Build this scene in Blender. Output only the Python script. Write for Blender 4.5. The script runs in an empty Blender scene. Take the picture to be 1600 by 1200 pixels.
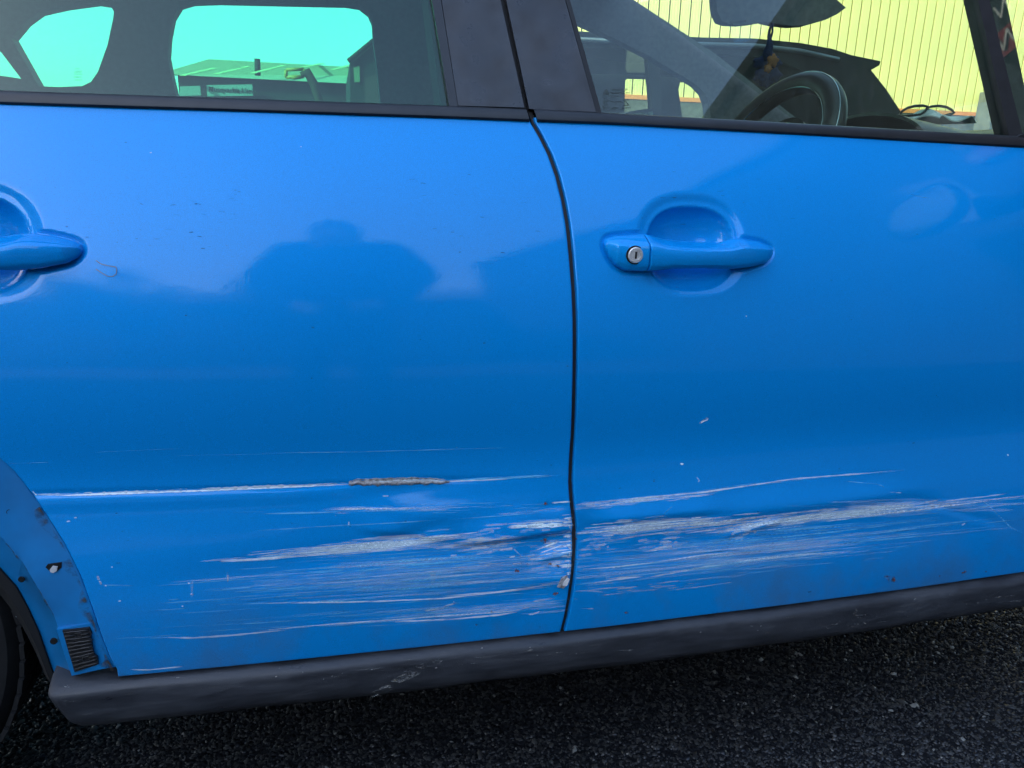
import bpy, math, random
import numpy as np
from mathutils import Vector, Matrix
from mathutils.geometry import tessellate_polygon
random.seed(7); rng = np.random.default_rng(7)
sc = bpy.context.scene
COL = sc.collection
# ------------------------------------------------------------------ camera, sky, sun, exposure
CAM = np.array((0., -.95, .95)); FPX = 1200.
_y, _p, _r = (math.radians(a) for a in (13, 16, 1.7))
FWD = np.array([math.sin(_y)*math.cos(_p), math.cos(_y)*math.cos(_p), -math.sin(_p)])
_R = np.array([math.cos(_y), -math.sin(_y), 0.]); _U = np.cross(_R, FWD)
RGT = math.cos(_r)*_R + math.sin(_r)*_U; UPV = -math.sin(_r)*_R + math.cos(_r)*_U
cd = bpy.data.cameras.new('camera'); cam = bpy.data.objects.new('camera', cd); COL.objects.link(cam)
cd.sensor_width = 36; cd.lens = 36*FPX/1600; cd.clip_start = .01; cd.clip_end = 2000
M4 = Matrix.Identity(4)
for i in range(3):
    M4[i][0], M4[i][1], M4[i][2], M4[i][3] = RGT[i], UPV[i], -FWD[i], CAM[i]
cam.matrix_world = M4
sc.camera = cam

SUN = Vector((-.79, -.36, .49)).normalized()
world = bpy.data.worlds.new('World'); sc.world = world; world.use_nodes = True
wn = world.node_tree; bg = wn.nodes['Background']
sky = wn.nodes.new('ShaderNodeTexSky'); sky.sky_type = 'NISHITA'; sky.sun_disc = False
sky.sun_elevation = math.asin(SUN.z); sky.sun_rotation = math.atan2(SUN.x, SUN.y)
sky.air_density = 1.0; sky.dust_density = 1.7; sky.ozone_density = 1.3
wn.links.new(sky.outputs[0], bg.inputs[0]); bg.inputs[1].default_value = .15
sl = bpy.data.lights.new('sun', 'SUN'); so = bpy.data.objects.new('sun', sl); COL.objects.link(so)
sl.energy = 4.2; sl.angle = math.radians(.5); sl.color = (1, .93, .82)
so.rotation_euler = SUN.to_track_quat('Z', 'Y').to_euler()
sc.view_settings.view_transform = 'Standard'; sc.view_settings.look = 'None'
sc.view_settings.exposure = 2.3; sc.view_settings.gamma = 1
sc.view_settings.use_curve_mapping = False
sc.cycles.transparent_max_bounces = 32
sc.cycles.max_bounces = 12

# ------------------------------------------------------------------ unprojection helpers: image pixel -> point on an assumed surface
TZ = [.18, .27, .34, .40, .46, .51, .545, .57, .60, .66, .74, .82, .88, .92, .96, 1.0, 1.05]
TT = [-12, -4, 4, 9, 12, 12.5, 6, -1, -2, 3, 9, 14.5, 18, 21, 25, 28.5, 29]
_zs = np.linspace(.18, 1.05, 871); _tt = np.tan(np.radians(np.interp(_zs, TZ, TT)))
_k = np.exp(-.5*(np.arange(-40, 41)/14.)**2); _k /= _k.sum()
_tt = np.convolve(np.pad(_tt, 40, mode='edge'), _k, 'valid')
_Pz = np.concatenate([[0], np.cumsum((_tt[1:]+_tt[:-1])/2*np.diff(_zs))]); _Pz -= _Pz.min()
def S(x, z): return np.interp(z, _zs, _Pz) + .03*(x-.15)**2          # door skin: depth Y over (x, z)
_Pb = float(np.interp(1.0, _zs, _Pz))
def G(x, z): return _Pb + .006 + math.tan(math.radians(19))*(z-1.0) + .10*(z-1.0)**2 + .03*(x-.15)**2   # side glass
def ray(px, py):
    px = np.asarray(px, float); py = np.asarray(py, float)
    return FWD + RGT*((px-800)/FPX)[..., None] + UPV*((600-py)/FPX)[..., None]
def on(px, py, surf=S, off=0.):
    d = ray(px, py); Y = np.zeros(d.shape[:-1])
    rough = S if getattr(surf, '__name__', '') == 'skin' else surf
    for i in range(7):
        f_ = rough if i < 5 else surf
        t = (Y-CAM[1])/d[..., 1]; P = CAM + t[..., None]*d
        Y = f_(P[..., 0], P[..., 2])+off
    P[..., 1] = surf(P[..., 0], P[..., 2]) + off
    return P
def at(px, py, Y):
    d = ray(px, py); return CAM + ((Y-CAM[1])/d[..., 1])[..., None]*d
def hits(pts, surf=S, off=0.):
    a = np.array(pts, float); return on(a[:, 0], a[:, 1], surf, off)
def ats(pts, Y):
    a = np.array(pts, float); return at(a[:, 0], a[:, 1], Y)

# ------------------------------------------------------------------ material helpers
def mat(name, col=(.5, .5, .5), rough=.5, metal=0., coat=0., spec=.5, noise=None, bump=None, col2=None):
    m = bpy.data.materials.new(name); m.use_nodes = True
    nt = m.node_tree; b = nt.nodes['Principled BSDF']
    b.inputs['Base Color'].default_value = (*col, 1); b.inputs['Roughness'].default_value = rough
    b.inputs['Metallic'].default_value = metal; b.inputs['Coat Weight'].default_value = coat
    b.inputs['Coat Roughness'].default_value = .02
    b.inputs['Specular IOR Level'].default_value = spec
    tc = nt.nodes.new('ShaderNodeTexCoord')
    if noise:
        n = nt.nodes.new('ShaderNodeTexNoise'); n.inputs['Scale'].default_value = noise; n.inputs['Detail'].default_value = 6
        nt.links.new(tc.outputs['Object'], n.inputs['Vector'])
        r = nt.nodes.new('ShaderNodeValToRGB'); r.color_ramp.elements[0].position = .35; r.color_ramp.elements[1].position = .68
        c2 = col2 or tuple(c*.6 for c in col)
        r.color_ramp.elements[0].color = (*c2, 1); r.color_ramp.elements[1].color = (*col, 1)
        nt.links.new(n.outputs[0], r.inputs[0]); nt.links.new(r.outputs[0], b.inputs['Base Color'])
    if bump:
        n2 = nt.nodes.new('ShaderNodeTexNoise'); n2.inputs['Scale'].default_value = bump[0]; n2.inputs['Detail'].default_value = 4
        nt.links.new(tc.outputs['Object'], n2.inputs['Vector'])
        bp = nt.nodes.new('ShaderNodeBump'); bp.inputs['Strength'].default_value = bump[1]; bp.inputs['Distance'].default_value = bump[2]
        nt.links.new(n2.outputs[0], bp.inputs['Height']); nt.links.new(bp.outputs[0], b.inputs['Normal'])
    return m

def paint_material(name, base, dusty=True):
    m = bpy.data.materials.new(name); m.use_nodes = True; nt = m.node_tree; b = nt.nodes['Principled BSDF']
    N = nt.nodes.new; L = nt.links.new
    b.inputs['Metallic'].default_value = .16; b.inputs['Roughness'].default_value = .42
    b.inputs['Specular IOR Level'].default_value = .08
    b.inputs['Coat Weight'].default_value = 1; b.inputs['Coat IOR'].default_value = 1.39
    tc = N('ShaderNodeTexCoord')
    # flakes
    fl = N('ShaderNodeTexNoise'); fl.inputs['Scale'].default_value = 1500; fl.inputs['Detail'].default_value = 1
    L(tc.outputs['Object'], fl.inputs['Vector'])
    big = N('ShaderNodeTexNoise'); big.inputs['Scale'].default_value = 5; big.inputs['Detail'].default_value = 8; big.inputs['Roughness'].default_value = .65
    L(tc.outputs['Object'], big.inputs['Vector'])
    mr = N('ShaderNodeMapRange'); mr.inputs[1].default_value = .3; mr.inputs[2].default_value = .7; mr.inputs[3].default_value = .82; mr.inputs[4].default_value = 1.18
    L(fl.outputs[0], mr.inputs[0])
    mx = N('ShaderNodeMix'); mx.data_type = 'RGBA'; mx.blend_type = 'MULTIPLY'; mx.inputs[0].default_value = 1
    mx.inputs[6].default_value = (*base, 1); L(mr.outputs[0], mx.inputs[7])
    # grime: dusty film low on the panel and specks
    scuff = N('ShaderNodeAttribute'); scuff.attribute_name = 'grime'
    gm = N('ShaderNodeMath'); gm.operation = 'MULTIPLY'; L(scuff.outputs['Fac'], gm.inputs[0])
    gr = N('ShaderNodeMapRange'); gr.inputs[1].default_value = .42; gr.inputs[2].default_value = .66; gr.inputs[3].default_value = 0; gr.inputs[4].default_value = .55
    L(big.outputs[0], gr.inputs[0]); L(gr.outputs[0], gm.inputs[1])
    m2 = N('ShaderNodeMix'); m2.data_type = 'RGBA'; L(gm.outputs[0], m2.inputs[0]); L(mx.outputs[2], m2.inputs[6]); m2.inputs[7].default_value = (.10, .115, .11, 1)
    L(m2.outputs[2], b.inputs['Base Color'])
    cr = N('ShaderNodeMapRange'); cr.inputs[1].default_value = .35; cr.inputs[2].default_value = .75; cr.inputs[3].default_value = .02; cr.inputs[4].default_value = .10
    L(big.outputs[0], cr.inputs[0])
    ad = N('ShaderNodeMath'); ad.operation = 'ADD'; L(cr.outputs[0], ad.inputs[0])
    g2 = N('ShaderNodeMath'); g2.operation = 'MULTIPLY'; L(scuff.outputs['Fac'], g2.inputs[0]); g2.inputs[1].default_value = .22
    L(g2.outputs[0], ad.inputs[1]); L(ad.outputs[0], b.inputs['Coat Roughness'])
    # orange peel
    op = N('ShaderNodeTexNoise'); op.inputs['Scale'].default_value = 260; op.inputs['Detail'].default_value = 2
    L(tc.outputs['Object'], op.inputs['Vector'])
    bp = N('ShaderNodeBump'); bp.inputs['Strength'].default_value = .5; bp.inputs['Distance'].default_value = .0001
    L(op.outputs[0], bp.inputs['Height']); L(bp.outputs[0], b.inputs['Coat Normal'])
    return m

def glass_material(name, tint, refl=1.0, dust=.02):
    m = bpy.data.materials.new(name); m.use_nodes = True; nt = m.node_tree
    nt.nodes.remove(nt.nodes['Principled BSDF']); out = nt.nodes['Material Output']; N = nt.nodes.new; L = nt.links.new
    tr = N('ShaderNodeBsdfTransparent'); tr.inputs[0].default_value = (*tint, 1)
    gl = N('ShaderNodeBsdfGlossy'); gl.inputs['Roughness'].default_value = .005; gl.inputs[0].default_value = (refl, refl, refl, 1)
    fr = N('ShaderNodeFresnel'); geo = N('ShaderNodeNewGeometry'); ri = N('ShaderNodeMapRange'); ri.inputs[3].default_value = 1.5; ri.inputs[4].default_value = 1/1.5
    L(geo.outputs['Backfacing'], ri.inputs[0]); L(ri.outputs[0], fr.inputs[0])
    mx = N('ShaderNodeMixShader'); L(fr.outputs[0], mx.inputs[0]); L(tr.outputs[0], mx.inputs[1]); L(gl.outputs[0], mx.inputs[2])
    df = N('ShaderNodeBsdfDiffuse'); df.inputs[0].default_value = (.6, .62, .6, 1)
    tc = N('ShaderNodeTexCoord'); mp = N('ShaderNodeMapping'); mp.inputs['Scale'].default_value = (90, 90, 6); mp.inputs['Rotation'].default_value = (0, .25, 0)
    L(tc.outputs['Object'], mp.inputs['Vector'])
    no = N('ShaderNodeTexNoise'); no.inputs['Scale'].default_value = 1.; no.inputs['Detail'].default_value = 7; L(mp.outputs[0], no.inputs['Vector'])
    r = N('ShaderNodeMapRange'); r.inputs[1].default_value = .45; r.inputs[2].default_value = .8; r.inputs[3].default_value = dust*.5; r.inputs[4].default_value = dust*3
    L(no.outputs[0], r.inputs[0])
    m2 = N('ShaderNodeMixShader'); L(r.outputs[0], m2.inputs[0]); L(mx.outputs[0], m2.inputs[1]); L(df.outputs[0], m2.inputs[2])
    L(m2.outputs[0], out.inputs[0])
    return m

def scratch_material(name, col, dens, rough=.6, metal=0., scale=(14, 500)):
    """bared, broken streak: the noise decides where the paint is really gone"""
    m = bpy.data.materials.new(name); m.use_nodes = True; nt = m.node_tree; b = nt.nodes['Principled BSDF']; out = nt.nodes['Material Output']
    N = nt.nodes.new; L = nt.links.new
    b.inputs['Base Color'].default_value = (*col, 1); b.inputs['Roughness'].default_value = rough; b.inputs['Metallic'].default_value = metal
    tc = N('ShaderNodeTexCoord'); mp = N('ShaderNodeMapping'); mp.inputs['Scale'].default_value = (scale[0], scale[0], scale[1]); mp.inputs['Rotation'].default_value = (0, .06, 0)
    L(tc.outputs['Object'], mp.inputs['Vector'])
    no = N('ShaderNodeTexNoise'); no.inputs['Scale'].default_value = 1; no.inputs['Detail'].default_value = 8; no.inputs['Roughness'].default_value = .7; L(mp.outputs[0], no.inputs['Vector'])
    r = N('ShaderNodeMapRange'); r.inputs[1].default_value = .62-.3*dens; r.inputs[2].default_value = .78-.3*dens
    L(no.outputs[0], r.inputs[0])
    at_ = N('ShaderNodeAttribute'); at_.attribute_name = 'fade'
    mu = N('ShaderNodeMath'); mu.operation = 'MULTIPLY'; L(r.outputs[0], mu.inputs[0]); L(at_.outputs['Fac'], mu.inputs[1])
    tr = N('ShaderNodeBsdfTransparent'); mx = N('ShaderNodeMixShader')
    L(mu.outputs[0], mx.inputs[0]); L(tr.outputs[0], mx.inputs[1]); L(b.outputs[0], mx.inputs[2]); L(mx.outputs[0], out.inputs[0])
    return m

BLUE = (.0002, .285, .74)
M = {}
M['paint'] = paint_material('blue_metallic_paint', BLUE)
M['black_trim'] = mat('satin_black_plastic', (.018, .019, .022), .38, noise=40, col2=(.012, .013, .015), bump=(900, .15, .0004))
M['gloss_pillar'] = mat('worn_pillar_film', (.034, .034, .037), .30, coat=.2, noise=22, col2=(.017, .017, .019), bump=(60, .25, .0006))
_nt = M['gloss_pillar'].node_tree; _n = _nt.nodes.new('ShaderNodeTexNoise'); _n.inputs['Scale'].default_value = 30; _n.inputs['Detail'].default_value = 9
_m = _nt.nodes.new('ShaderNodeMapRange'); _m.inputs[1].default_value = .3; _m.inputs[2].default_value = .7; _m.inputs[3].default_value = .18; _m.inputs[4].default_value = .6
_tc = _nt.nodes.new('ShaderNodeTexCoord'); _nt.links.new(_tc.outputs['Object'], _n.inputs['Vector']); _nt.links.new(_n.outputs[0], _m.inputs[0]); _nt.links.new(_m.outputs[0], _nt.nodes['Principled BSDF'].inputs['Roughness'])
M['sill'] = mat('weathered_sill_plastic', (.02, .021, .024), .4)
def _sill_nodes():
    nt = M['sill'].node_tree; N = nt.nodes.new; L = nt.links.new; b = nt.nodes['Principled BSDF']; tc = N('ShaderNodeTexCoord')
    mp = N('ShaderNodeMapping'); mp.inputs['Scale'].default_value = (9, 9, 45); L(tc.outputs['Object'], mp.inputs['Vector'])
    a = N('ShaderNodeTexNoise'); a.inputs['Scale'].default_value = 1; a.inputs['Detail'].default_value = 10; a.inputs['Roughness'].default_value = .72; L(mp.outputs[0], a.inputs['Vector'])
    r = N('ShaderNodeValToRGB'); e = r.color_ramp.elements; e[0].position = .36; e[0].color = (.020, .022, .027, 1); e[1].position = .78; e[1].color = (.085, .09, .098, 1); q = e.new(.56); q.color = (.042, .046, .054, 1)
    L(a.outputs[0], r.inputs[0]); L(r.outputs[0], b.inputs['Base Color'])
    m = N('ShaderNodeMapRange'); m.inputs[1].default_value = .35; m.inputs[2].default_value = .7; m.inputs[3].default_value = .26; m.inputs[4].default_value = .75; L(a.outputs[0], m.inputs[0]); L(m.outputs[0], b.inputs['Roughness'])
    n = N('ShaderNodeTexNoise'); n.inputs['Scale'].default_value = 900; bp = N('ShaderNodeBump'); bp.inputs['Strength'].default_value = .4; bp.inputs['Distance'].default_value = .0005; L(tc.outputs['Object'], n.inputs['Vector']); L(n.outputs[0], bp.inputs['Height']); L(bp.outputs[0], b.inputs['Normal'])
_sill_nodes()
M['rubber'] = mat('rubber_seal', (.010, .010, .011), .6)
M['tyre'] = mat('tyre_rubber', (.012, .012, .012), .75, noise=60)
M['hole'] = mat('hole_shade_black', (.003, .003, .003), .9)  # flat black stands in for the shade inside holes and slots
M['liner'] = mat('wheel_arch_liner', (.006, .006, .006), .9)
M['metal'] = mat('lock_metal', (.80, .79, .76), .35, metal=.45, noise=300, col2=(.65, .64, .61))
M['chrome'] = mat('bright_chrome', (.8, .8, .8), .12, metal=1.)
M['cabin'] = mat('cabin_trim', (.035, .038, .042), .75, noise=60)
M['cabin_grey'] = mat('cabin_grey_lining', (.16, .17, .18), .8, noise=80, col2=(.12, .13, .14))
M['dash'] = mat('dashboard_plastic', (.014, .014, .015), .45, bump=(400, .3, .0006))
M['white'] = mat('white_cloth', (.7, .7, .68), .8, noise=40, col2=(.5, .5, .5))
M['glass_rear'] = glass_material('tinted_green_glass', (.39, .74, .60), .95, .005)
M['glass_front'] = glass_material('pale_green_glass', (.84, .93, .86), 1.0, .009)
M['glass_far'] = glass_material('far_side_glass', (.62, .93, .88), .8, .003)
M['glass_plain'] = glass_material('clear_glass', (.86, .93, .88), .8, .004)
M['mirror'] = mat('mirror_glass', (.85, .87, .88), .01, metal=1.)
M['mirror_dim'] = mat('blue_tinted_mirror', (.95, .96, .97), .02, metal=1.)
M['ink'] = mat('etched_ink', (.05, .06, .06), .8)

# ------------------------------------------------------------------ mesh helpers
def link(name, me, m, parent=None, smooth=False, kind=None):
    if m is not None and not me.materials: me.materials.append(M[m] if isinstance(m, str) else m)
    if smooth and len(me.polygons): me.polygons.foreach_set('use_smooth', np.ones(len(me.polygons), bool))
    o = bpy.data.objects.new(name, me); COL.objects.link(o)
    if parent is not None: o.parent = parent
    if kind: o['kind'] = kind
    return o
def mk(name, V, F, m, parent=None, smooth=False, kind=None):
    me = bpy.data.meshes.new(name); me.from_pydata([tuple(map(float, v)) for v in V], [], [tuple(map(int, f)) for f in F]); me.update()
    return link(name, me, m, parent, smooth, kind)
def fast_mesh(name, V, F):
    """F: (n,k) array of equal-sided faces"""
    me = bpy.data.meshes.new(name); V = np.ascontiguousarray(V, np.float32); F = np.ascontiguousarray(F, np.int32); n, k = F.shape
    me.vertices.add(len(V)); me.vertices.foreach_set('co', V.ravel())
    me.loops.add(n*k); me.loops.foreach_set('vertex_index', F.ravel())
    me.polygons.add(n); me.polygons.foreach_set('loop_start', np.arange(0, n*k, k, dtype=np.int32)); 
    me.update(calc_edges=True); me.validate(); return me
def grid_faces(nr, ncol, base=0, flip=False):
    a = (np.arange(nr-1)[:, None]*ncol + np.arange(ncol-1)[None, :]).ravel() + base
    f = np.stack([a, a+1, a+1+ncol, a+ncol], 1)
    return f[:, ::-1] if flip else f
def thing(name, label, cat, loc=(0, 0, 0), group=None):
    o = bpy.data.objects.new(name, None); COL.objects.link(o); o.location = loc; o.empty_display_size = .1
    return tag(o, label, cat, group)
def tag(o, label, cat, group=None):
    o['label'] = label; o['category'] = cat
    if group: o['group'] = group
    return o
def struct(o): o['kind'] = 'structure'; return o
def sheet(name, P, m, parent=None, thick=.003, smooth=True, dirn=(0, 1, 0), kind=None):
    """P (rows, cols, 3) curved sheet, given thickness along dirn, closed rim"""
    nr, nc = P.shape[:2]; d = np.array(dirn, float)*thick
    V = np.concatenate([P.reshape(-1, 3), P.reshape(-1, 3)+d]); n = nr*nc
    F = [grid_faces(nr, nc), grid_faces(nr, nc, n, True)]
    idx = np.arange(n).reshape(nr, nc)
    loop = np.concatenate([idx[0, :], idx[1:, -1], idx[-1, -2::-1], idx[-2:0:-1, 0]])
    l2 = np.roll(loop, -1); F.append(np.stack([l2, loop, loop+n, l2+n], 1))
    me = fast_mesh(name, V, np.concatenate(F)); me.materials.append(M[m] if isinstance(m, str) else m)
    o = link(name, me, None, parent, smooth, kind)
    if smooth: me.set_sharp_from_angle(angle=math.radians(40))
    return o
def patch(name, bl, tl, br, tr, surf, off, m, parent=None, nx=24, nz=16, thick=.003):
    """sheet on a surface between two image-pixel edges: bl->tl on the left, br->tr on the right"""
    u = np.linspace(0, 1, nx)[None, :]; v = np.linspace(0, 1, nz)[:, None]
    X = (1-u)*((1-v)*bl[0]+v*tl[0]) + u*((1-v)*br[0]+v*tr[0]); Y = (1-u)*((1-v)*bl[1]+v*tl[1]) + u*((1-v)*br[1]+v*tr[1])
    return sheet(name, on(X, Y, surf, off), m, parent, thick)
def strip(name, lines, m, parent=None, thick=.004, smooth=True, n=40):
    """loft through several polylines of 3D points, each resampled to n points"""
    rows = []
    for l in lines:
        l = np.asarray(l); s = np.concatenate([[0], np.cumsum(np.linalg.norm(np.diff(l, axis=0), axis=1))]); t = np.linspace(0, s[-1], n)
        rows.append(np.stack([np.interp(t, s, l[:, k]) for k in range(3)], 1))
    return sheet(name, np.array(rows), m, parent, thick, smooth)
def plate(name, loops, thick, m, parent=None, dirn=(0, 1, 0)):
    """flat polygon with holes, extruded"""
    L = [[Vector(map(float, p)) for p in l] for l in loops]; tris = tessellate_polygon(L)
    V = [p for l in L for p in l]; n = len(V); d = Vector(dirn)*thick
    F = [tuple(t) for t in tris] + [tuple(i+n for i in reversed(t)) for t in tris]; b = 0
    for l in L:
        k = len(l)
        for i in range(k): F.append((b+(i+1) % k, b+i, b+i+n, b+(i+1) % k+n))
        b += k
    o = mk(name, V+[p+d for p in V], F, m, parent)
    import bmesh
    bm = bmesh.new(); bm.from_mesh(o.data); bmesh.ops.recalc_face_normals(bm, faces=bm.faces); bm.to_mesh(o.data); bm.free()
    return o
def tube(name, path, r, m, parent=None, seg=10, closed=False, cap=True, flat=1.):
    path = [Vector(map(float, p)) for p in path]; n = len(path); rr = r if hasattr(r, '__len__') else [r]*n
    V, F = [], []; up = None
    for i, p in enumerate(path):
        a = path[(i+1) % n] if (closed or i < n-1) else p; b = path[i-1] if (closed or i > 0) else p
        t = (a-b).normalized()
        if up is None: up = Vector((0, 0, 1)) if abs(t.z) < .9 else Vector((1, 0, 0))
        s = t.cross(up).normalized(); up = s.cross(t).normalized()
        for k in range(seg):
            q = 2*math.pi*k/seg; V.append(p + s*(math.cos(q)*rr[i]) + up*(math.sin(q)*rr[i]*flat))
    for i in range(n if closed else n-1):
        for k in range(seg):
            a, b = i*seg+k, i*seg+(k+1) % seg; c = ((i+1) % n)*seg
            F.append((a, b, c+(k+1) % seg, c+k))
    if cap and not closed: F += [tuple(range(seg-1, -1, -1)), tuple((n-1)*seg+k for k in range(seg))]
    return mk(name, V, F, m, parent, True)
def box(name, lo, hi, m, parent=None, bev=0.):
    import bmesh
    bm = bmesh.new(); bmesh.ops.create_cube(bm, size=1)
    for v in bm.verts: v.co = Vector([(lo[i]+hi[i])/2 + v.co[i]*(hi[i]-lo[i]) for i in range(3)])
    if bev: bmesh.ops.bevel(bm, geom=bm.edges[:], offset=bev, segments=2, affect='EDGES', profile=.7)
    me = bpy.data.meshes.new(name); bm.to_mesh(me); bm.free(); return link(name, me, m, parent)
def lathe(name, prof, m, parent=None, seg=40, axis='Y', loc=(0, 0, 0)):
    V, F = [], []
    for r, h in prof:
        for k in range(seg):
            q = 2*math.pi*k/seg; a, b = r*math.cos(q), r*math.sin(q)
            V.append((a+loc[0], h+loc[1], b+loc[2]) if axis == 'Y' else (a+loc[0], b+loc[1], h+loc[2]))
    for i in range(len(prof)-1):
        for k in range(seg):
            F.append((i*seg+k, i*seg+(k+1) % seg, (i+1)*seg+(k+1) % seg, (i+1)*seg+k))
    F += [tuple(range(seg)), tuple(range((len(prof)-1)*seg+seg-1, (len(prof)-1)*seg-1, -1))]
    o = mk(name, V, F, m, parent, True); o.data.set_sharp_from_angle(angle=math.radians(35)); return o
def text_mesh(name, s, size, m, parent, mtx, depth=.002, align='CENTER'):
    cu = bpy.data.curves.new(name, 'FONT'); cu.body = s; cu.size = size; cu.extrude = depth; cu.align_x = align; cu.align_y = 'CENTER'
    t = bpy.data.objects.new(name, cu); COL.objects.link(t); dg = bpy.context.evaluated_depsgraph_get()
    me = bpy.data.meshes.new_from_object(t.evaluated_get(dg)); bpy.data.objects.remove(t); bpy.data.curves.remove(cu)
    me.transform(mtx); me.materials.clear(); return link(name, me, m, parent)

# ================================================================== GROUND
def asphalt_material():
    m = bpy.data.materials.new('asphalt'); m.use_nodes = True; nt = m.node_tree; b = nt.nodes['Principled BSDF']; N = nt.nodes.new; L = nt.links.new
    tc = N('ShaderNodeTexCoord'); v = N('ShaderNodeTexVoronoi'); v.inputs['Scale'].default_value = 110; L(tc.outputs['Object'], v.inputs['Vector'])
    r = N('ShaderNodeValToRGB'); r.color_ramp.elements[0].color = (.005, .006, .008, 1); r.color_ramp.elements[1].color = (.012, .013, .015, 1)
    L(v.outputs['Color'], r.inputs[0]); L(r.outputs[0], b.inputs['Base Color']); b.inputs['Roughness'].default_value = .9; b.inputs['Specular IOR Level'].default_value = .15
    bp = N('ShaderNodeBump'); bp.inputs['Distance'].default_value = .004; bp.invert = True; L(v.outputs['Distance'], bp.inputs['Height']); L(bp.outputs[0], b.inputs['Normal'])
    return m
M['asphalt'] = asphalt_material()
struct(mk('ground', [(-300, -300, 0), (300, -300, 0), (300, 300, 0), (-300, 300, 0)], [(0, 1, 2, 3)], 'asphalt'))
def stones():
    n = 125000
    x = rng.uniform(-.85, 2.0, n); y = rng.uniform(-.55, .62, n)
    oct_ = np.array([(1, 0, 0), (.3, .9, 0), (-.9, .4, 0), (-.6, -.8, 0), (.6, -.8, 0), (.2, .05, 1.)])
    tri = np.array([(0, 1, 5), (1, 2, 5), (2, 3, 5), (3, 4, 5), (4, 0, 5)])
    s = rng.gamma(4, .00052, n)+.0010; el = rng.uniform(.5, 1.5, n); a = rng.uniform(0, 6.28, n)
    V = np.repeat(oct_[None], n, 0)*(1+rng.uniform(-.3, .3, (n, 6, 3)))
    V[..., 0] *= (s*el)[:, None]; V[..., 1] *= (s/np.sqrt(el)*.8)[:, None]; V[..., 2] *= (s*rng.uniform(.35, .9, n))[:, None]
    V[:, :5, 2] = -.0005
    X = V[..., 0]*np.cos(a)[:, None]-V[..., 1]*np.sin(a)[:, None]; Y = V[..., 0]*np.sin(a)[:, None]+V[..., 1]*np.cos(a)[:, None]
    V = np.stack([X+x[:, None], Y+y[:, None], V[..., 2]+.001], -1).reshape(-1, 3)
    F = (tri[None]+6*np.arange(n)[:, None, None]).reshape(-1, 3)
    me = fast_mesh('asphalt_chippings', V, F)
    shade = rng.choice([0, .25, .5, .7, 1], n, p=[.36, .32, .20, .112, .008])
    at_ = me.attributes.new('tone', 'FLOAT', 'POINT'); at_.data.foreach_set('value', np.repeat(shade, 6).astype(np.float32))
    m = bpy.data.materials.new('chippings'); m.use_nodes = True; nt = m.node_tree; b = nt.nodes['Principled BSDF']
    A = nt.nodes.new('ShaderNodeAttribute'); A.attribute_name = 'tone'; r = nt.nodes.new('ShaderNodeValToRGB')
    e = r.color_ramp.elements; e[0].color = (.006, .007, .009, 1); e[1].color = (.20, .20, .18, 1); q = e.new(.7); q.color = (.050, .050, .047, 1)
    nt.links.new(A.outputs['Fac'], r.inputs[0]); nt.links.new(r.outputs[0], b.inputs['Base Color']); b.inputs['Roughness'].default_value = .32
    me.materials.append(m); o = link('asphalt_chippings', me, None, None, True, 'stuff')
    o['label'] = 'dark stone chippings bedded in the asphalt below the sill'; o['category'] = 'asphalt chippings'
stones()

# ================================================================== BLUE CAR
car = thing('blue_car', 'metallic blue car with scraped, dented doors and bare wheel arch edge', 'car', (0, 0, 0))

# --- flank lines in image pixels, unprojected onto the door skin
GAPL = [(832, 190), (846, 214), (860, 242), (872, 276), (881, 312), (888, 352), (893, 400), (897, 450), (899, 500), (899, 560), (898, 620), (896, 680), (893, 725), (892, 755), (894, 785), (898, 820), (899, 850), (897, 885), (892, 925), (886, 960), (879, 988)]
gp = hits(GAPL); GZ, GX = gp[::-1, 2], gp[::-1, 0]
def gap_x(z): return np.interp(z, GZ, GX)
ARCH = hits([(-60, 660), (0, 718), (22, 738), (62, 790), (100, 850), (125, 900), (145, 955), (160, 1000), (172, 1030), (182, 1046)])
def arch_x(z):   # door edge along the wheel arch; above it the door runs on to its own shut line
    return np.interp(z, ARCH[::-1, 2], ARCH[::-1, 0])
hl = hits([(947, 395), (1208, 395), (133, 392), (840/4.21+880, 440/4.21+280)])
HSC = float(hl[1, 0]-hl[0, 0])/(1383-285)*1.0       # metres per pixel of the enlarged handle image
HC = hits([(880+850/4.21, 280+470/4.21)])[0]        # scoop centre, front handle
REAR_DX = float(hl[2, 0]-hl[1, 0])
REAR_DZ = float(hl[2, 2]-hl[1, 2])
HOUT = np.array([(285, 430), (300, 402), (360, 386), (520, 375), (560, 378), (640, 400), (760, 414), (900, 417), (1040, 414), (1120, 397), (1180, 398), (1290, 416), (1356, 436), (1378, 452), (1384, 474), (1380, 494), (1362, 518), (1320, 543), (1200, 570), (1090, 578), (900, 571), (700, 572), (560, 590), (480, 592), (400, 586), (350, 560), (310, 510), (288, 460)], float)
HO = np.stack([(HOUT[:, 0]-850)*HSC, -(HOUT[:, 1]-470)*HSC], 1)
def poly_dist(px, pz, poly):
    a = poly; b = np.roll(poly, -1, 0); d = np.full(px.shape, 9.); ins = np.zeros(px.shape, bool)
    for (ax, az), (bx, bz) in zip(a, b):
        ex, ez = bx-ax, bz-az; t = np.clip(((px-ax)*ex+(pz-az)*ez)/(ex*ex+ez*ez), 0, 1)
        d = np.minimum(d, np.hypot(px-ax-t*ex, pz-az-t*ez))
        c = ((az > pz) != (bz > pz)) & (px < (bx-ax)*(pz-az)/(bz-az+1e-12)+ax); ins ^= c
    return np.where(ins, -d, d)
def sstep(a, b, x): t = np.clip((x-a)/(b-a), 0, 1); return t*t*(3-2*t)
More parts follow.
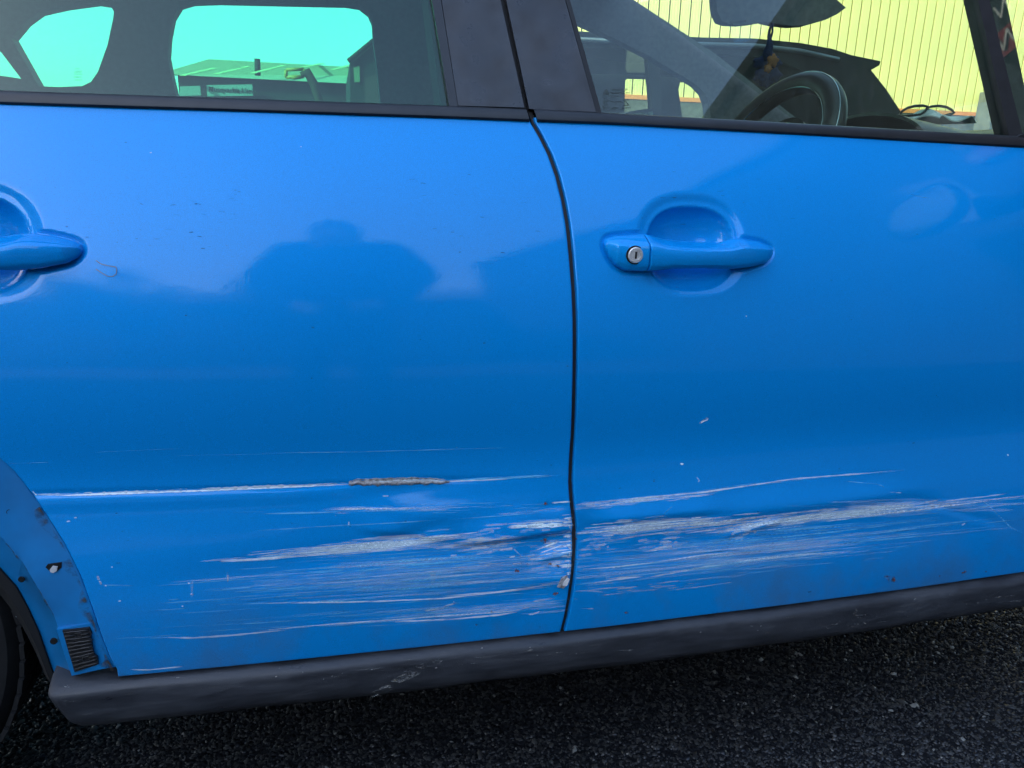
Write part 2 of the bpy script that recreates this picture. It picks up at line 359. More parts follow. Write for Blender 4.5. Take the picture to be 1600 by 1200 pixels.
def scoop(x, z, cx, cz):
    """pressed bowl behind the handle plus the seat the handle lies in"""
    u, v = x-cx, z-cz; k = HSC
    dy = np.zeros(np.broadcast(u, v).shape); near = (np.abs(u) < .14) & (np.abs(v) < .09)
    if not near.any(): return dy
    un, vn = u[near], v[near]
    up = vn+ -(440-470)*0
    bo = np.where(up > 0, 318*k, 258*k); bi = np.where(up > 0, 252*k, 232*k)
    ro = ((np.abs(un+ .0)/(350*k))**2.6+(np.abs(up)/bo)**2.6)**(1/2.6)
    ri = ((np.abs(un)/(290*k))**2.6+(np.abs(up)/bi)**2.6)**(1/2.6)
    dep = .0040*(1-sstep(.86, 1.06, ro)) + .030*(1-np.clip(ri, 0, 1)**2.2)**.8*(ri < 1)
    lower = np.where(up > 0, 1, .75)
    hd = poly_dist(un, vn, HO)
    seat = .0028*(1-sstep(.0015, .0055, hd))
    dy[near] = np.maximum(dep*lower, seat)
    return dy
def g2(x, z, c, rx, rz, ang=0.):
    u, v = x-c[0], z-c[2]; ca, sa = math.cos(ang), math.sin(ang); a, b = u*ca+v*sa, -u*sa+v*ca
    return np.exp(-(a/rx)**2-(b/rz)**2)
DENTS = []   # (px, py, rx, rz, depth(+in), angle)
for d in [(640, 838, .030, .010, .0045, .15), (700, 800, .085, .014, -.0030, .10), (600, 800, .07, .014, -.0018, .05), (800, 812, .075, .016, -.0042, .10), (760, 850, .11, .018, .0042, .08),
          (860, 855, .035, .030, .0060, .3), (880, 900, .03, .03, -.003, 0), (845, 930, .05, .025, .0035, .2), (625, 765, .075, .010, .0030, .03), (560, 772, .05, .012, -.0012, 0), (860, 792, .02, .006, .002, 0), (790, 955, .10, .012, -.0015, .1),
          (520, 870, .16, .020, .0022, .07), (350, 905, .12, .022, .0012, .05),
          (1000, 800, .10, .022, -.0030, .06), (1180, 790, .12, .018, -.0038, .10), (1060, 850, .16, .028, .0038, .06), (1300, 835, .20, .028, .0036, .03), (1330, 778, .13, .014, -.0030, .04), (1160, 830, .03, .012, .002, .4), (1500, 800, .06, .02, -.002, -.4), (1450, 880, .13, .03, -.0018, .1), (930, 830, .03, .04, .003, .1)]:
    DENTS.append((hits([d[:2]])[0], d[2]*1.1, d[3]*1.15, d[4]*.95, d[5]))
RIDGES = [(hits([a])[0], hits([b])[0], wu, wl, amp) for a, b, wu, wl, amp in (
    ((690, 852), (905, 824), .032, .010, .0092), ((1115, 846), (1225, 812), .014, .008, .0036), ((545, 822), (715, 842), .022, .010, .0030), ((830, 880), (900, 862), .020, .008, .0040), ((790, 918), (890, 902), .022, .012, .0022),
    ((892, 816), (1130, 792), .026, .012, .0038), ((1110, 806), (1420, 768), .030, .016, .0020), ((1385, 768), (1590, 826), .016, .012, -.0018))]
CREASE = hits([(40, 773), (150, 770), (300, 766), (450, 761), (560, 755), (625, 752), (700, 751), (780, 748), (870, 744)])
def skin(x, z):
    """door skin with the scoops, the dents and the dragged crease"""
    y = S(x, z)
    y = y + scoop(x, z, HC[0], HC[2]) + scoop(x, z, HC[0]+REAR_DX, HC[2]+REAR_DZ)
    for c, rx, rz, dep, a in DENTS: y = y + dep*g2(x, z, c, rx, rz, a)
    for A, B, wu, wl, amp in RIDGES:
        t = (x-A[0])/(B[0]-A[0]); v = z-(A[2]+(B[2]-A[2])*t); e = sstep(0, .35, t)*(1-sstep(.80, 1.05, t))
        q = np.where(v > 0, np.clip(1-v/wu, 0, 1)**1.3, np.clip(1+v/wl, 0, 1)); q = q*q*(3-2*q)*.55+q*.45; y = y-amp*e*q
    zc = np.interp(x, CREASE[:, 0], CREASE[:, 2]); on_ = sstep(CREASE[0, 0]-.01, CREASE[0, 0]+.02, x)*(1-sstep(.05, CREASE[-1, 0], x))
    y = y + on_*(.0016*np.exp(-((z-zc)/.0035)**2) - .0010*np.exp(-((z-zc+.012)/.009)**2))
    return y + .0003*np.sin(x*9+1)*np.sin(z*11) + .00022*np.sin(x*23+z*7)

def door_panel(name, xl, xr, z0, z1, parent, step=.0026):
    nz = int((z1-z0)/step); edge = np.array([0, .0005, .0011, .0019, .0028, .0040])
    z = np.linspace(z0, z1, nz); z = np.concatenate([z0+edge[:-1], z[z > z0+.0040]])
    L_, R_ = xl(z), xr(z); nx = int((R_-L_).max()/step); u = np.linspace(0, 1, nx)
    X = L_[:, None]+.0040 + (R_-L_-.008)[:, None]*u[None, :]
    X = np.concatenate([L_[:, None]+edge[None, :-1], X, R_[:, None]-edge[None, -2::-1]], 1); Z = np.repeat(z[:, None], X.shape[1], 1)
    Y = skin(X, Z)
    def rnd(d, r=.0028): q = np.clip(1-d/r, 0, 1); return r*(1-np.sqrt(np.clip(1-q*q, 0, 1)))
    d = np.minimum(np.minimum(X-L_[:, None], R_[:, None]-X), Z-z0); Y = Y+rnd(d)
    P = np.stack([X, Y, Z], -1); nr, nc = P.shape[:2]; n = nr*nc
    V = [P.reshape(-1, 3)]; F = [grid_faces(nr, nc)]; idx = np.arange(n).reshape(nr, nc)
    loop = np.concatenate([idx[::-1, 0], idx[0, 1:], idx[1:, -1]])           # left edge, bottom, right edge: turned-in flange
    Q = P.reshape(-1, 3)[loop].copy(); Q[:, 1] += .022; k = len(loop); V.append(Q); a = np.arange(k-1)
    F.append(np.stack([loop[a+1], loop[a], n+a, n+a+1], 1))
    me = fast_mesh(name, np.concatenate(V), np.concatenate(F)); me.materials.append(M['paint'])
    gr = sstep(.46, .27, Z)*.9; gr = np.concatenate([gr.ravel(), np.ones(k)*.6])
    A = me.attributes.new('grime', 'FLOAT', 'POINT'); A.data.foreach_set('value', gr.astype(np.float32))
    return link(name, me, None, parent, True)
# bottom edges of the doors
BOT = hits([(190, 1048), (400, 1030), (645, 1006), (876, 986), (1100, 963), (1319, 940), (1600, 909)])
zb = float(np.mean(BOT[:, 2])); ztop = 1.012
HG = .0032
xL = lambda z: np.where(z > ARCH[0, 2], np.maximum(-.66, arch_x(z)-(z-ARCH[0, 2])*1.2), arch_x(z))
rear_door = bpy.data.objects.new('rear_door', None); COL.objects.link(rear_door); rear_door.parent = car
front_door = bpy.data.objects.new('front_door', None); COL.objects.link(front_door); front_door.parent = car
rear_door['label'] = 'scraped rear door with a torn crease and scratches'
front_door['label'] = 'front door with keyhole handle and long scuffs along its lower half'
door_panel('door_panel', xL, lambda z: gap_x(z)-HG, zb, ztop, rear_door)
door_panel('door_panel', lambda z: gap_x(z)+HG, lambda z: 1.42+0*z, zb, ztop, front_door)
# black strip standing in for the shade inside the shut line, down below the doors
z = np.linspace(zb-.03, 1.02, 30); gx = gap_x(z)
P = np.stack([np.stack([gx-.0030, S(gx, z)+.0075, z], -1), np.stack([gx+.0030, S(gx, z)+.0075, z], -1)], 1); sheet('shut_line_shade', P, 'rubber', car, .01)

# --- handles
def handle(parent, dx, dz, lock):
    cx, cz = HC[0]+dx, HC[2]+dz; k = HSC
    topx = HOUT[:15]; botx = np.concatenate([HOUT[14:], HOUT[:1]])[::-1]
    def top(u): return np.interp(u, topx[:, 0], topx[:, 1])
    def bot(u): return np.interp(u, botx[:, 0], botx[:, 1])
    def body(name, u0, u1, m='paint', nu=90):
        us = u0+(u1-u0)*(.5-.5*np.cos(np.linspace(0, math.pi, nu)))*1.0; V = []; seg = 44
        for u in us:
            t, b = top(u), bot(u); mid, h = (t+b)/2, max((b-t)/2, .5)
            v = (u-285)/(1384-285); dep = .012+.021*math.sin(math.pi*min(max(v, 0), 1))**.7
            endr = min(1, max((u-285), .5)/60)**.5 * min(1, max(1384-u, .5)/70)**.5; dep *= .35+.65*endr
            e = min(1., .15+min(u-u0, u1-u)/7.) ; e = e**.5
            back = .004+.010*sstep(560, 700, u)*(1-sstep(1020, 1130, u))
            x = cx+(u-850)*k; zc = cz-(mid-470)*k; ys = float(S(np.array(x), np.array(zc)))
            for j in range(seg):
                q = 2*math.pi*j/seg; cc, ss = math.cos(q), math.sin(q)
                w_ = math.copysign(abs(cc)**.62, cc); zz = zc+w_*h*k*(.93+.07*e)
                if ss >= 0:
                    yy = ys-dep*(.9+.1*e)*float(np.interp(w_, (-1, -.97, -.86, -.6, -.2, .25, .44, .52, .60, .80, .93, 1), (0, .45, .80, .95, 1, .985, .95, .90, .80, .46, .2, 0)))
                else: yy = ys+ (.010 if back < .005 else -.003)*abs(ss)**.5
                V.append((x, yy, zz))
        F = []
        for i in range(nu-1):
            for j in range(seg): a, b = i*seg+j, i*seg+(j+1) % seg; F.append((a, b, b+seg, a+seg))
        F += [tuple(range(seg-1, -1, -1)), tuple((nu-1)*seg+j for j in range(seg))]
        o = mk(name, V, F, m, parent, True); o.data.set_sharp_from_angle(angle=math.radians(27)); return o
    body('door_handle', 534, 1383.5); body('lock_cap', 285.5, 529, nu=44)
    x = cx+(443-850)*k; zz = cz-(485-470)*k; y = float(S(np.array(x), np.array(zz)))-.0315+.006
    y = float(S(np.array(x), np.array(zz)))-.0215
    if lock:
        r = 46*k
        lathe('lock_recess', [(r*1.17, .004), (r*1.17, -.0012), (r*1.03, -.0016), (r*1.02, .002)], 'hole', parent, 36, loc=(x, y-.001, zz))
        lathe('lock_cylinder', [(r, .004), (r, -.0022), (r*.9, -.0034), (r*.62, -.0034), (r*.58, -.0028), (.0003, -.0028)], 'metal', parent, 36, loc=(x, y-.001, zz))
        box('key_slot', (x-.0013, y-.0046, zz-.0048), (x+.0013, y-.0036, zz+.0048), 'hole', parent, .0004)
        tube('key_slot_rim', [(x+a*.0024, y-.0040, zz+b*.0058) for a, b in ((-1, -.8), (-.6, -1), (.6, -1), (1, -.8), (1, .8), (.6, 1), (-.6, 1), (-1, .8))], .0005, 'metal', parent, 6, True)
handle(front_door, 0, 0, True); handle(rear_door, REAR_DX, REAR_DZ, False)

# --- belt mouldings, pillar films, seals, glass
def moulding(name, up, lo, parent):
    n = 60; up = np.array(up, float); lo = np.array(lo, float); x = np.linspace(up[0, 0], up[-1, 0], n); x2 = np.linspace(lo[0, 0], lo[-1, 0], n)
    A = on(x, np.interp(x, up[:, 0], up[:, 1]), G, -.002); B = on(x2, np.interp(x2, lo[:, 0], lo[:, 1]), G, -.001)
    rows = []
    for t, o in ((-.02, .014), (0, .004), (.02, -.003), (.10, -.0065), (.30, -.0085), (.55, -.0095), (.8, -.009), (.95, -.0065), (1, -.002), (1.03, .012)):
        p = A+(B-A)*t; p[:, 1] += o; rows.append(p)
    return sheet(name, np.array(rows), 'black_trim', parent, .002)
moulding('belt_moulding', [(-420, 122), (0, 141), (350, 153), (700, 165), (820, 170)], [(-420, 150), (0, 164), (350, 174.5), (700, 186), (826, 191)], rear_door)
moulding('belt_moulding', [(832, 170), (940, 176), (1150, 187), (1569, 211), (1900, 232)], [(838, 191), (950, 195), (1150, 206), (1600, 232), (1900, 250)], front_door)
TOPY = -420
def ext(a, b, y=TOPY): return (b[0]+(a[0]-b[0])*(y-b[1])/(a[1]-b[1]), y)      # run a line a(top)-b(bottom) on up to the roof
def slab(name, tl, bl, tr, br, off, m, parent, thick, nx=14, nz=26, yb=None, surf=G):
    return patch(name, bl, ext(tl, bl), br, ext(tr, br), surf, off, m, parent, nx, nz, thick)
slab('window_seal', (675, 0), (702, 166), (689, 0), (715.5, 166), -.004, 'black_trim', rear_door, .012, 6)
slab('pillar_trim', (690, 0), (716, 165), (782, 0), (819.5, 168), -.0035, 'gloss_pillar', rear_door, .010)
slab('window_glass', (-420, 0), (-420, 150), (680, 0), (706, 180), .004, 'glass_rear', rear_door, .0035, 40)
slab('pillar_trim', (791, 0), (827, 170), (883, 0), (931.5, 175), -.0035, 'gloss_pillar', front_door, .010)
slab('window_seal', (884, 0), (932.5, 178), (890.5, 0), (941, 179), -.001, 'rubber', front_door, .012, 6)
slab('window_glass', (888, 0), (938, 200), (1530, 0), (1580, 240), .004, 'glass_front', front_door, .0035, 40)
slab('quarter_bar', (1528, 0), (1577, 214), (1546, 0), (1599, 216), -.004, 'black_trim', front_door, .030, 6)
slab('quarter_glass', (1540, 0), (1590, 240), (1900, 0), (1950, 260), .004, 'glass_front', front_door, .0035, 20)
slab('pillar_backing', (770, 0), (808, 168), (800, 0), (836, 190), .012, 'rubber', car, .02, 6)
slab('pillar_inner_trim', (668, 0), (690, 176), (884, 0), (936, 180), .018, 'cabin', car, .07, 10)
slab('pillar_inner_trim', (1536, 0), (1584, 235), (1572, 0), (1622, 235), .03, 'cabin', car, .03, 6)

# --- sill
def sill():
    n = 90
    top = np.array([(182, 1047), (400, 1036), (645, 1012), (950, 984), (1319, 947), (1600, 914), (1900, 880)], float); bot = np.array([(110, 1122), (400, 1094), (582, 1079), (680, 1069), (950, 1036), (1084, 1016), (1319, 981), (1600, 943), (1900, 906)], float)
    zt = float(np.mean(on(top[:, 0], top[:, 1], S, .004)[:, 2])); zbm = float(np.mean(on(bot[:, 0], bot[:, 1], S, .012)[:, 2]))
    x0 = float(hits([(74, 1062)], S, .004)[0][0]); x1 = 1.75
    prof = [(.06, zt+.016), (.030, zt+.016), (.012, zt+.013), (.000, zt+.0085), (-.006, zt+.0045), (-.0085, zt+.001), (-.0092, zt-.005), (-.010, zt-.022), (-.0085, zt-.040), (-.003, zbm+.016), (.006, zbm+.006), (.018, zbm), (.06, zbm-.002), (.20, zbm+.004)]
    xs = np.concatenate([[x0, x0+.002, x0+.006], np.linspace(x0+.012, x1, n)])
    rows = []
    for j, (oy, zz) in enumerate(prof):
        t = (zt-zz)/(zt-zbm); r = []
        for i, x in enumerate(xs):
            xx = x+max(0, t)*.030*max(0, 1-(x-x0)/.06); inn = .010 if i == 0 else (.004 if i == 1 else (.001 if i == 2 else 0))
            wob = .0008*math.sin(x*17+j)+.0006*math.sin(x*41)
            r.append((xx, .03*(x-.15)**2+oy+inn+wob, zz))
        rows.append(r)
    s = sheet('sill', np.array(rows), 'sill', car, .004)
    s['label'] = 'scuffed black plastic sill below the doors'
    x = xs[0]+.004; y0 = .03*(x-.15)**2
    plate('sill_end', [[(x+max(0, (zt-zz)/(zt-zbm))*.03, y0+oy+.003, zz) for oy, zz in prof[1:-1]]], .004, 'sill', car, (1, 0, 0))
    return zt, zbm, x0
ZT, ZBM, SX0 = sill()
M['dirt_pale'] = scratch_material('pale_dirt', (.42, .42, .40), .45, .9, scale=(60, 120))
M['floorpan'] = mat('underbody', (.006, .006, .007), .9)
box('floor_pan', (-.30, .10, .20), (1.55, 1.55, .30), 'floorpan', car, .02)

# --- bare wheel arch edge
A_ = ARCH.copy()
Bl = [(-60, 770), (2, 838), (18, 858), (36, 879), (50, 903), (72, 939), (85, 962), (92, 984), (103, 1018), (116, 1052)]
Cl = [(-60, 822), (0, 886), (27, 916), (45, 949), (61, 984), (68, 1004), (75, 1025), (84, 1050), (90, 1058)]
Dl = [(-60, 868), (0, 929), (16, 949), (35, 979), (53, 1013), (62, 1034), (72, 1058), (78, 1066)]
arch = bpy.data.objects.new('wheel_arch', None); COL.objects.link(arch); arch.parent = car
arch['label'] = 'bare blue wheel arch edge with empty clip holes'
def lift(P, y): P = P.copy(); P[:, 1] += y; return P
a0, b0, c0, d0 = lift(A_, .0075), hits(Bl, S, .013), hits(Cl, S, .045), hits(Dl, S, .050)
pm = mat('primer_dulled_paint', (.0005, .23, .58), .45, .1, coat=.4, noise=16, col2=(.004, .17, .43)); M['arch_paint'] = pm
strip('arch_flange', [lift(A_, .014), a0+np.array((-.003, 0, -.001)), (a0*.5+b0[np.linspace(0, len(b0)-1, len(a0)).astype(int)]*.5)+np.array((0, -.001, 0)), b0], 'arch_paint', arch, .002, n=60)
strip('arch_return', [b0, lift(b0, .006)+np.array((-.002, 0, -.001)), c0], 'arch_paint', arch, .002, n=60)
strip('arch_lip', [lift(c0, -.004), lift(c0*.5+hits(Dl, S, .047)[np.linspace(0, len(Dl)-1, len(c0)).astype(int)]*.5, -.006), d0, lift(d0, .03)], 'liner', arch, .003, n=60)
M['grime'] = scratch_material('arch_grime', (.05, .042, .03), .55, .9, scale=(40, 60))
def grime_line(line, off, w, f):
    a = np.array(line, float); t = np.linspace(0, len(a)-1, 70); px = np.interp(t, range(len(a)), a[:, 0]); py = np.interp(t, range(len(a)), a[:, 1]); P = on(px, py, S, off); Q = on(px-w*(.6+.5*np.sin(t*5)), py+w*.35, S, off+.0006)
    V = np.stack([P, Q], 1).reshape(-1, 3); F = [(2*i, 2*i+1, 2*i+3, 2*i+2) for i in range(69)]; o = mk('grime_streak', V, F, 'grime', arch, True); A = o.data.attributes.new('fade', 'FLOAT', 'POINT'); A.data.foreach_set('value', np.tile(np.array([f, f*.3], np.float32), 70)); o['kind'] = 'stuff'
grime_line([(62, 792), (98, 851), (122, 901), (141, 956), (156, 1001), (168, 1030), (177, 1045)], .0045, 14, 1.1); grime_line(Bl[1:7], .0085, 3, 1.6)
def hole(px, py, off, r, tilt=0.):
    p = hits([(px, py)], S, off)[0]
    lathe('clip_hole', [(r*1.35, .001), (r*1.25, -.0008), (r, -.0010), (r*.96, -.0004), (.0002, -.0003)], 'hole', arch, 20, loc=tuple(p))
for h in ((15.6, 800, .0085, .0032), (33.5, 905.5, .022, .0030), (84, 1002, .016, .0034)): hole(*h)
cp = hits([(84.5, 886)], S, .0088)[0]
plate('clip_slot', [[cp+np.array((a*.0095, -.0012, b*.006)) for a, b in ((-1, .2), (-.7, .8), (1, 1), (.9, -.2), (.3, -1), (-.5, -.9))]], .002, 'hole', arch)
clip = plate('trim_clip', [[cp+np.array((a*.006, -.004, b*.005-.0012)) for a, b in ((-.7, -.1), (-.1, .8), (.8, .5), (.6, -.5), (-.1, -1), (-.6, -.7))]], .004, 'white', arch); clip['label'] = 'broken white plastic trim clip in a slot'
pad_px = [(97.5, 985.5), (114.5, 984), (139, 981), (143, 990), (141.5, 997), (143.5, 1007), (146.5, 1022), (152, 1026.5), (153.5, 1038), (116.5, 1050.5)]
fp = hits([(88, 984), (150, 972), (166, 1044), (112, 1056)], S, .0075); 
plate('flange_foot', [fp], .006, 'arch_paint', arch)
plate('butyl_pad', [hits(pad_px, S, .0045)], .003, 'rubber', arch)
for i in range(11):
    t = (i+.5)/11; l = np.array((98+18.5*t, 986+63*t)); r = np.array((139+14*t+random.uniform(-2, 2), 982.5+55*t))
    if i in (1, 8):
        for s0, s1 in ((0, .42), (.70, 1)): tube('pad_rib', hits([l+(r-l)*s0, l+(r-l)*s1], S, .0035), .0011, 'black_trim', arch, 6)
        q = hits([l+(r-l)*.43+(0, -3), l+(r-l)*.68+(0, -3), l+(r-l)*.68+(1, 3.5), l+(r-l)*.43+(1, 3.5)], S, .0032); tube('pad_rib', q, .0007, 'black_trim', arch, 6, True)
    else:
        tube('pad_rib', hits([l+(r-l)*q+(0, random.uniform(-.6, .6)) for q in np.linspace(.02, .99, 7)], S, .0035), .0011, 'black_trim', arch, 6)
# quarter panel behind the arch and the rear shut line (beyond the frame)
zq = np.linspace(.62, 1.01, 30); xq = np.linspace(-1.35, -.667, 30); X, Z = np.meshgrid(xq, zq); sheet('quarter_panel', np.stack([X, S(X, Z), Z], -1), 'paint', car, .003)
zq = np.linspace(zb-.05, 1.01, 30); xq = np.linspace(1.43, 1.95, 30); X, Z = np.meshgrid(xq, zq); sheet('front_wing', np.stack([X, S(X, Z)+.05*np.clip(X-1.5, 0, 1)**2, Z], -1), 'paint', car, .003)

# --- rear wheel and its well
WX, WZ, WR = -.755, .315, .315
wheel = bpy.data.objects.new('rear_wheel', None); COL.objects.link(wheel); wheel.parent = car
tp = [(.20, .02), (.235, .004), (.275, -.002), (.298, .006), (.308, .020), (.314, .04), (.315, .10), (.314, .16), (.305, .19), (.27, .20), (.20, .19)]
lathe('tyre', tp, 'tyre', wheel, 96, loc=(WX, .075, WZ))
blk = box('tread_block', (-.5, -.5, -.5), (.5, .5, .5), 'tyre', wheel, .0); bme = blk.data; 
def tread():
    n = 0
    for i in range(72):
        q = 2*math.pi*i/72
        for k, (yy, w, sk) in enumerate(((.098, .032, .12), (.140, .034, -.1), (.182, .034, .1), (.226, .032, -.12))):
            o = blk if n == 0 else blk.copy()
            if n: COL.objects.link(o)
            n += 1
            o.parent = wheel; a = q+(.02 if k % 2 else 0)
            o.location = (WX+.3155*math.cos(a), yy+.0, WZ+.3155*math.sin(a)); o.rotation_euler = (sk, -a, 0); o.scale = (.006, w, .0235)
            if math.cos(a) < .1: 
                if o is not blk: bpy.data.objects.remove(o)
tread()
lathe('rim', [(.20, .03), (.195, .012), (.18, .02), (.12, .035), (.04, .03), (.001, .03)], 'metal', wheel, 48, loc=(WX, .075, WZ))
th = np.linspace(-.35, 3.5, 40); yy = np.linspace(.052, .36, 8)
P = np.array([[(WX+.405*math.cos(t), y, max(WZ+.405*math.sin(t), .17)) for y in yy] for t in th]); sheet('arch_liner', P, 'liner', car, .003, dirn=(0, 0, .5))
box('inner_wing', (-1.3, .36, .17), (-.30, .40, .75), 'liner', car)

# --- cabin and far side
FY = 1.50
pillar_up = [(1300, 228), (1200, 150), (1180, 133), (1115, 82), (998, 5), (880, -75), (760, -150)]
far_outer = [(-420, -150), (-420, 290), (1300, 330)] + pillar_up + [(500, -190), (0, -190)]
o_rear = [(282, 215), (275, 148), (267, 115), (262, 88), (264, 58), (270, 28), (281, 10), (300, 4.5), (340, 3), (540, 7.5), (562, 11), (576, 22), (582, 36), (584, 70), (590, 112), (600, 215)]
o_quart = [(18, 60), (60, 134.5), (90, 136), (128, 134.5), (142, 128), (153, 112), (168, 70), (177, 28), (178, 18), (172, 8), (150, 4.5), (100, 11), (60, 20), (38, 36)]
o_tri = [(-120, 95), (0, 118), (33, 123), (2, 82), (-60, 20), (-120, 40)]
o_front = [(770, 260), (1120, 262), (1112, 200), (1108, 163), (1102, 147), (1090, 134), (1068, 120), (1015, 88), (960, 60), (900, 33), (840, 6), (780, -10), (770, 0)]
plate('far_side_lining', [ats(l, FY) for l in (far_outer, o_rear, o_quart, o_tri, o_front)], .05, 'cabin_grey', car)
for nm, l in (('far_window', o_rear), ('far_window', o_quart), ('far_window', o_tri)): plate(nm, [ats(l, FY+.055)*1.0 + (ats(l, FY+.055)-ats(l, FY+.055).mean(0))*.03], .003, 'glass_far', car)
plate('far_window', [ats(o_front, FY+.055)+(ats(o_front, FY+.055)-ats(o_front, FY+.055).mean(0))*.03], .003, 'glass_plain', car)
xr0 = float(at(np.array(880.), np.array(-75.), FY)[0]); 
# roof, far flank, bulkheads: the closed shell round the cabin
def roof():
    x = np.linspace(-1.5, .84, 20); y = np.linspace(.285, 1.62, 16); X, Y = np.meshgrid(x, y); Z = 1.60-.07*((X+.2)/1.3)**2-.10*np.abs((Y-.95)/.67)**3
    sheet('roof', np.stack([X, Y, Z], -1), 'paint', car, .03, dirn=(0, 0, -1)); sheet('headliner', np.stack([X, Y, Z-.034], -1), 'cabin_grey', car, .01, dirn=(0, 0, -1))
roof()
fz = float(ats([(500, 215)], FY)[0][2])
box('far_flank', (-1.45, 1.56, .28), (1.95, 1.64, 1.06), 'paint', car, .02)
box('tailgate', (-1.55, .20, .28), (-1.47, 1.6, 1.55), 'cabin', car, .02)
box('bulkhead', (1.50, .16, .28), (1.56, 1.55, .98), 'dash', car, .01)
X, Y = np.meshgrid(np.linspace(1.5, 2.35, 14), np.linspace(.10, 1.6, 14)); sheet('bonnet', np.stack([X, Y, 1.0-.10*((X-1.5)/.85)**2-.05*np.abs((Y-.85)/.75)**3-.02], -1), 'paint', car, .01, dirn=(0, 0, -1))
# windscreen between the two front pillars
pw = ats([(998, 5), (1200, 150), (1290, 225)], FY-.02); nw = on(np.array([1500., 1560, 1590]), np.array([-60., 150, 235]), G, .06)
tw = np.array([pw[0], pw[2]]); 
P = np.array([[tw[0]*(1-t)+np.array((tw[0][0]+.02, .30, tw[0][2]))*t + np.array((.10*math.sin(math.pi*t), 0, 0)) for t in np.linspace(0, 1, 16)], [tw[1]*(1-t)+np.array((tw[1][0]+.02, .17, tw[1][2]))*t + np.array((.12*math.sin(math.pi*t), 0, 0)) for t in np.linspace(0, 1, 16)]])
sheet('windscreen', P, 'glass_plain', car, .004, dirn=(.7, 0, .7))
print('windscreen', tw.round(2).tolist())
# dashboard
def dash():
    y = np.linspace(.16, 1.48, 40); prof = [(1.02, .70), (1.02, .93), (1.05, .985), (1.10, 1.015), (1.20, 1.03), (1.32, 1.032), (1.48, 1.015), (1.62, .99), (1.62, .85)]
    P = np.array([[(x+.05*(1-((v-.82)/.66)**2)*(x > 1.1), v, z_+.010*math.sin(v*3)*(z_ > .9)) for v in y] for x, z_ in prof]); d = sheet('dashboard', P, 'dash', car, .01, dirn=(0, 0, -1))
    return d
dashb = dash()
# instrument hood
th = np.linspace(0, math.pi, 24); 
c = at(np.array(1395.), np.array(205.), .42)
P = np.array([[(c[0]-.06+.16*t, c[1]+.17*math.cos(a), c[2]-.03+(.062-.03*t)*math.sin(a)) for a in th] for t in np.linspace(0, 1, 6)]); sheet('instrument_hood', P, 'dash', car, .006, dirn=(0, 0, -1))
# steering wheel
def steering():
    w = bpy.data.objects.new('steering_wheel', None); COL.objects.link(w); w.parent = car
    c = at(np.array(1196.), np.array(246.), .40); ax = Vector((-.88, -.10, .46)).normalized(); s = ax.cross(Vector((0, 0, 1))).normalized(); u = s.cross(ax).normalized(); c = Vector(map(float, c))
    R = .150
    ring = [c+s*(R*math.cos(q))+u*(R*math.sin(q)) for q in np.linspace(0, 2*math.pi, 72, endpoint=False)]
    tube('wheel_rim', ring, .0195, 'dash', w, 14, True)
    tube('rim_inlay', [p+(p-c).normalized()*(-.015)-ax*(-.0125) for p in ring], .0013, 'chrome', w, 8, True)
    tube('rim_inlay', [p+(p-c).normalized()*.0165+ax*.0100 for p in ring], .0010, 'chrome', w, 8, True)
    pts = [c+s*(.075*math.cos(q))+u*(.075*math.sin(q)+.012)+ax*-.01 for q in np.linspace(0, 2*math.pi, 24, endpoint=False)]
    plate('wheel_hub', [[tuple(p) for p in pts]], .035, 'dash', w, tuple(-ax))
    tube('hub_ring', [c+s*(.030*math.cos(q))+u*(.030*math.sin(q)+.045)+ax*-.008 for q in np.linspace(0, 2*math.pi, 28, endpoint=False)], .0016, 'chrome', w, 8, True)
    for q in (-.15, math.pi+.15, -1.9, -1.24):
        d_ = s*math.cos(q)+u*math.sin(q); tube('spoke', [c+d_*.05-ax*.02, c+d_*.11-ax*.012, c+d_*(R-.005)], [.026, .019, .013], 'dash', w, 10, flat=.5)
    return c
SWC = steering()
# rear-view mirror
def rv_mirror():
    out = [(1119, -40), (1119, 0), (1121, 18), (1128, 33), (1140, 37), (1160, 38), (1180, 36), (1196, 33), (1212, 37), (1240, 40.5), (1262, 39), (1290, 31), (1308, 22), (1322, 12), (1308, 0), (1285, -14), (1230, -30), (1160, -42)]
    m_ = plate('interior_mirror', [ats(out, .82)], .035, 'cabin_grey', car)
    plate('mirror_tab', [ats([(1143, 33), (1147, 39.5), (1172, 37.5), (1171, 30)], .815), ats([(1148, 33), (1150, 37), (1166, 35), (1166, 31.5)], .815)], .006, 'cabin_grey', m_)
    a = at(np.array(1215.), np.array(-30.), .84); tube('mirror_stalk', [a, a+np.array((.06, 0, .05)), a+np.array((.10, 0, .12))], .012, 'cabin', m_)
rv_mirror()
# far door mirror: its glass faces back
fm = bpy.data.objects.new('far_door_mirror', None); COL.objects.link(fm); fm.parent = car
mp = [(955, 192), (968, 184), (985, 178.5), (1004, 175.5), (1020, 174.5), (1022, 186), (1022, 215), (960, 225)]
PM = ats(mp, 1.78); plate('mirror_glass', [PM], .004, 'mirror', fm); 
mp2 = [(940, 200), (962, 183), (985, 174), (1010, 170), (1040, 172), (1070, 184), (1090, 200), (1085, 235), (950, 235)]
plate('mirror_housing', [ats(mp2, 1.80)], .12, 'black_trim', fm)
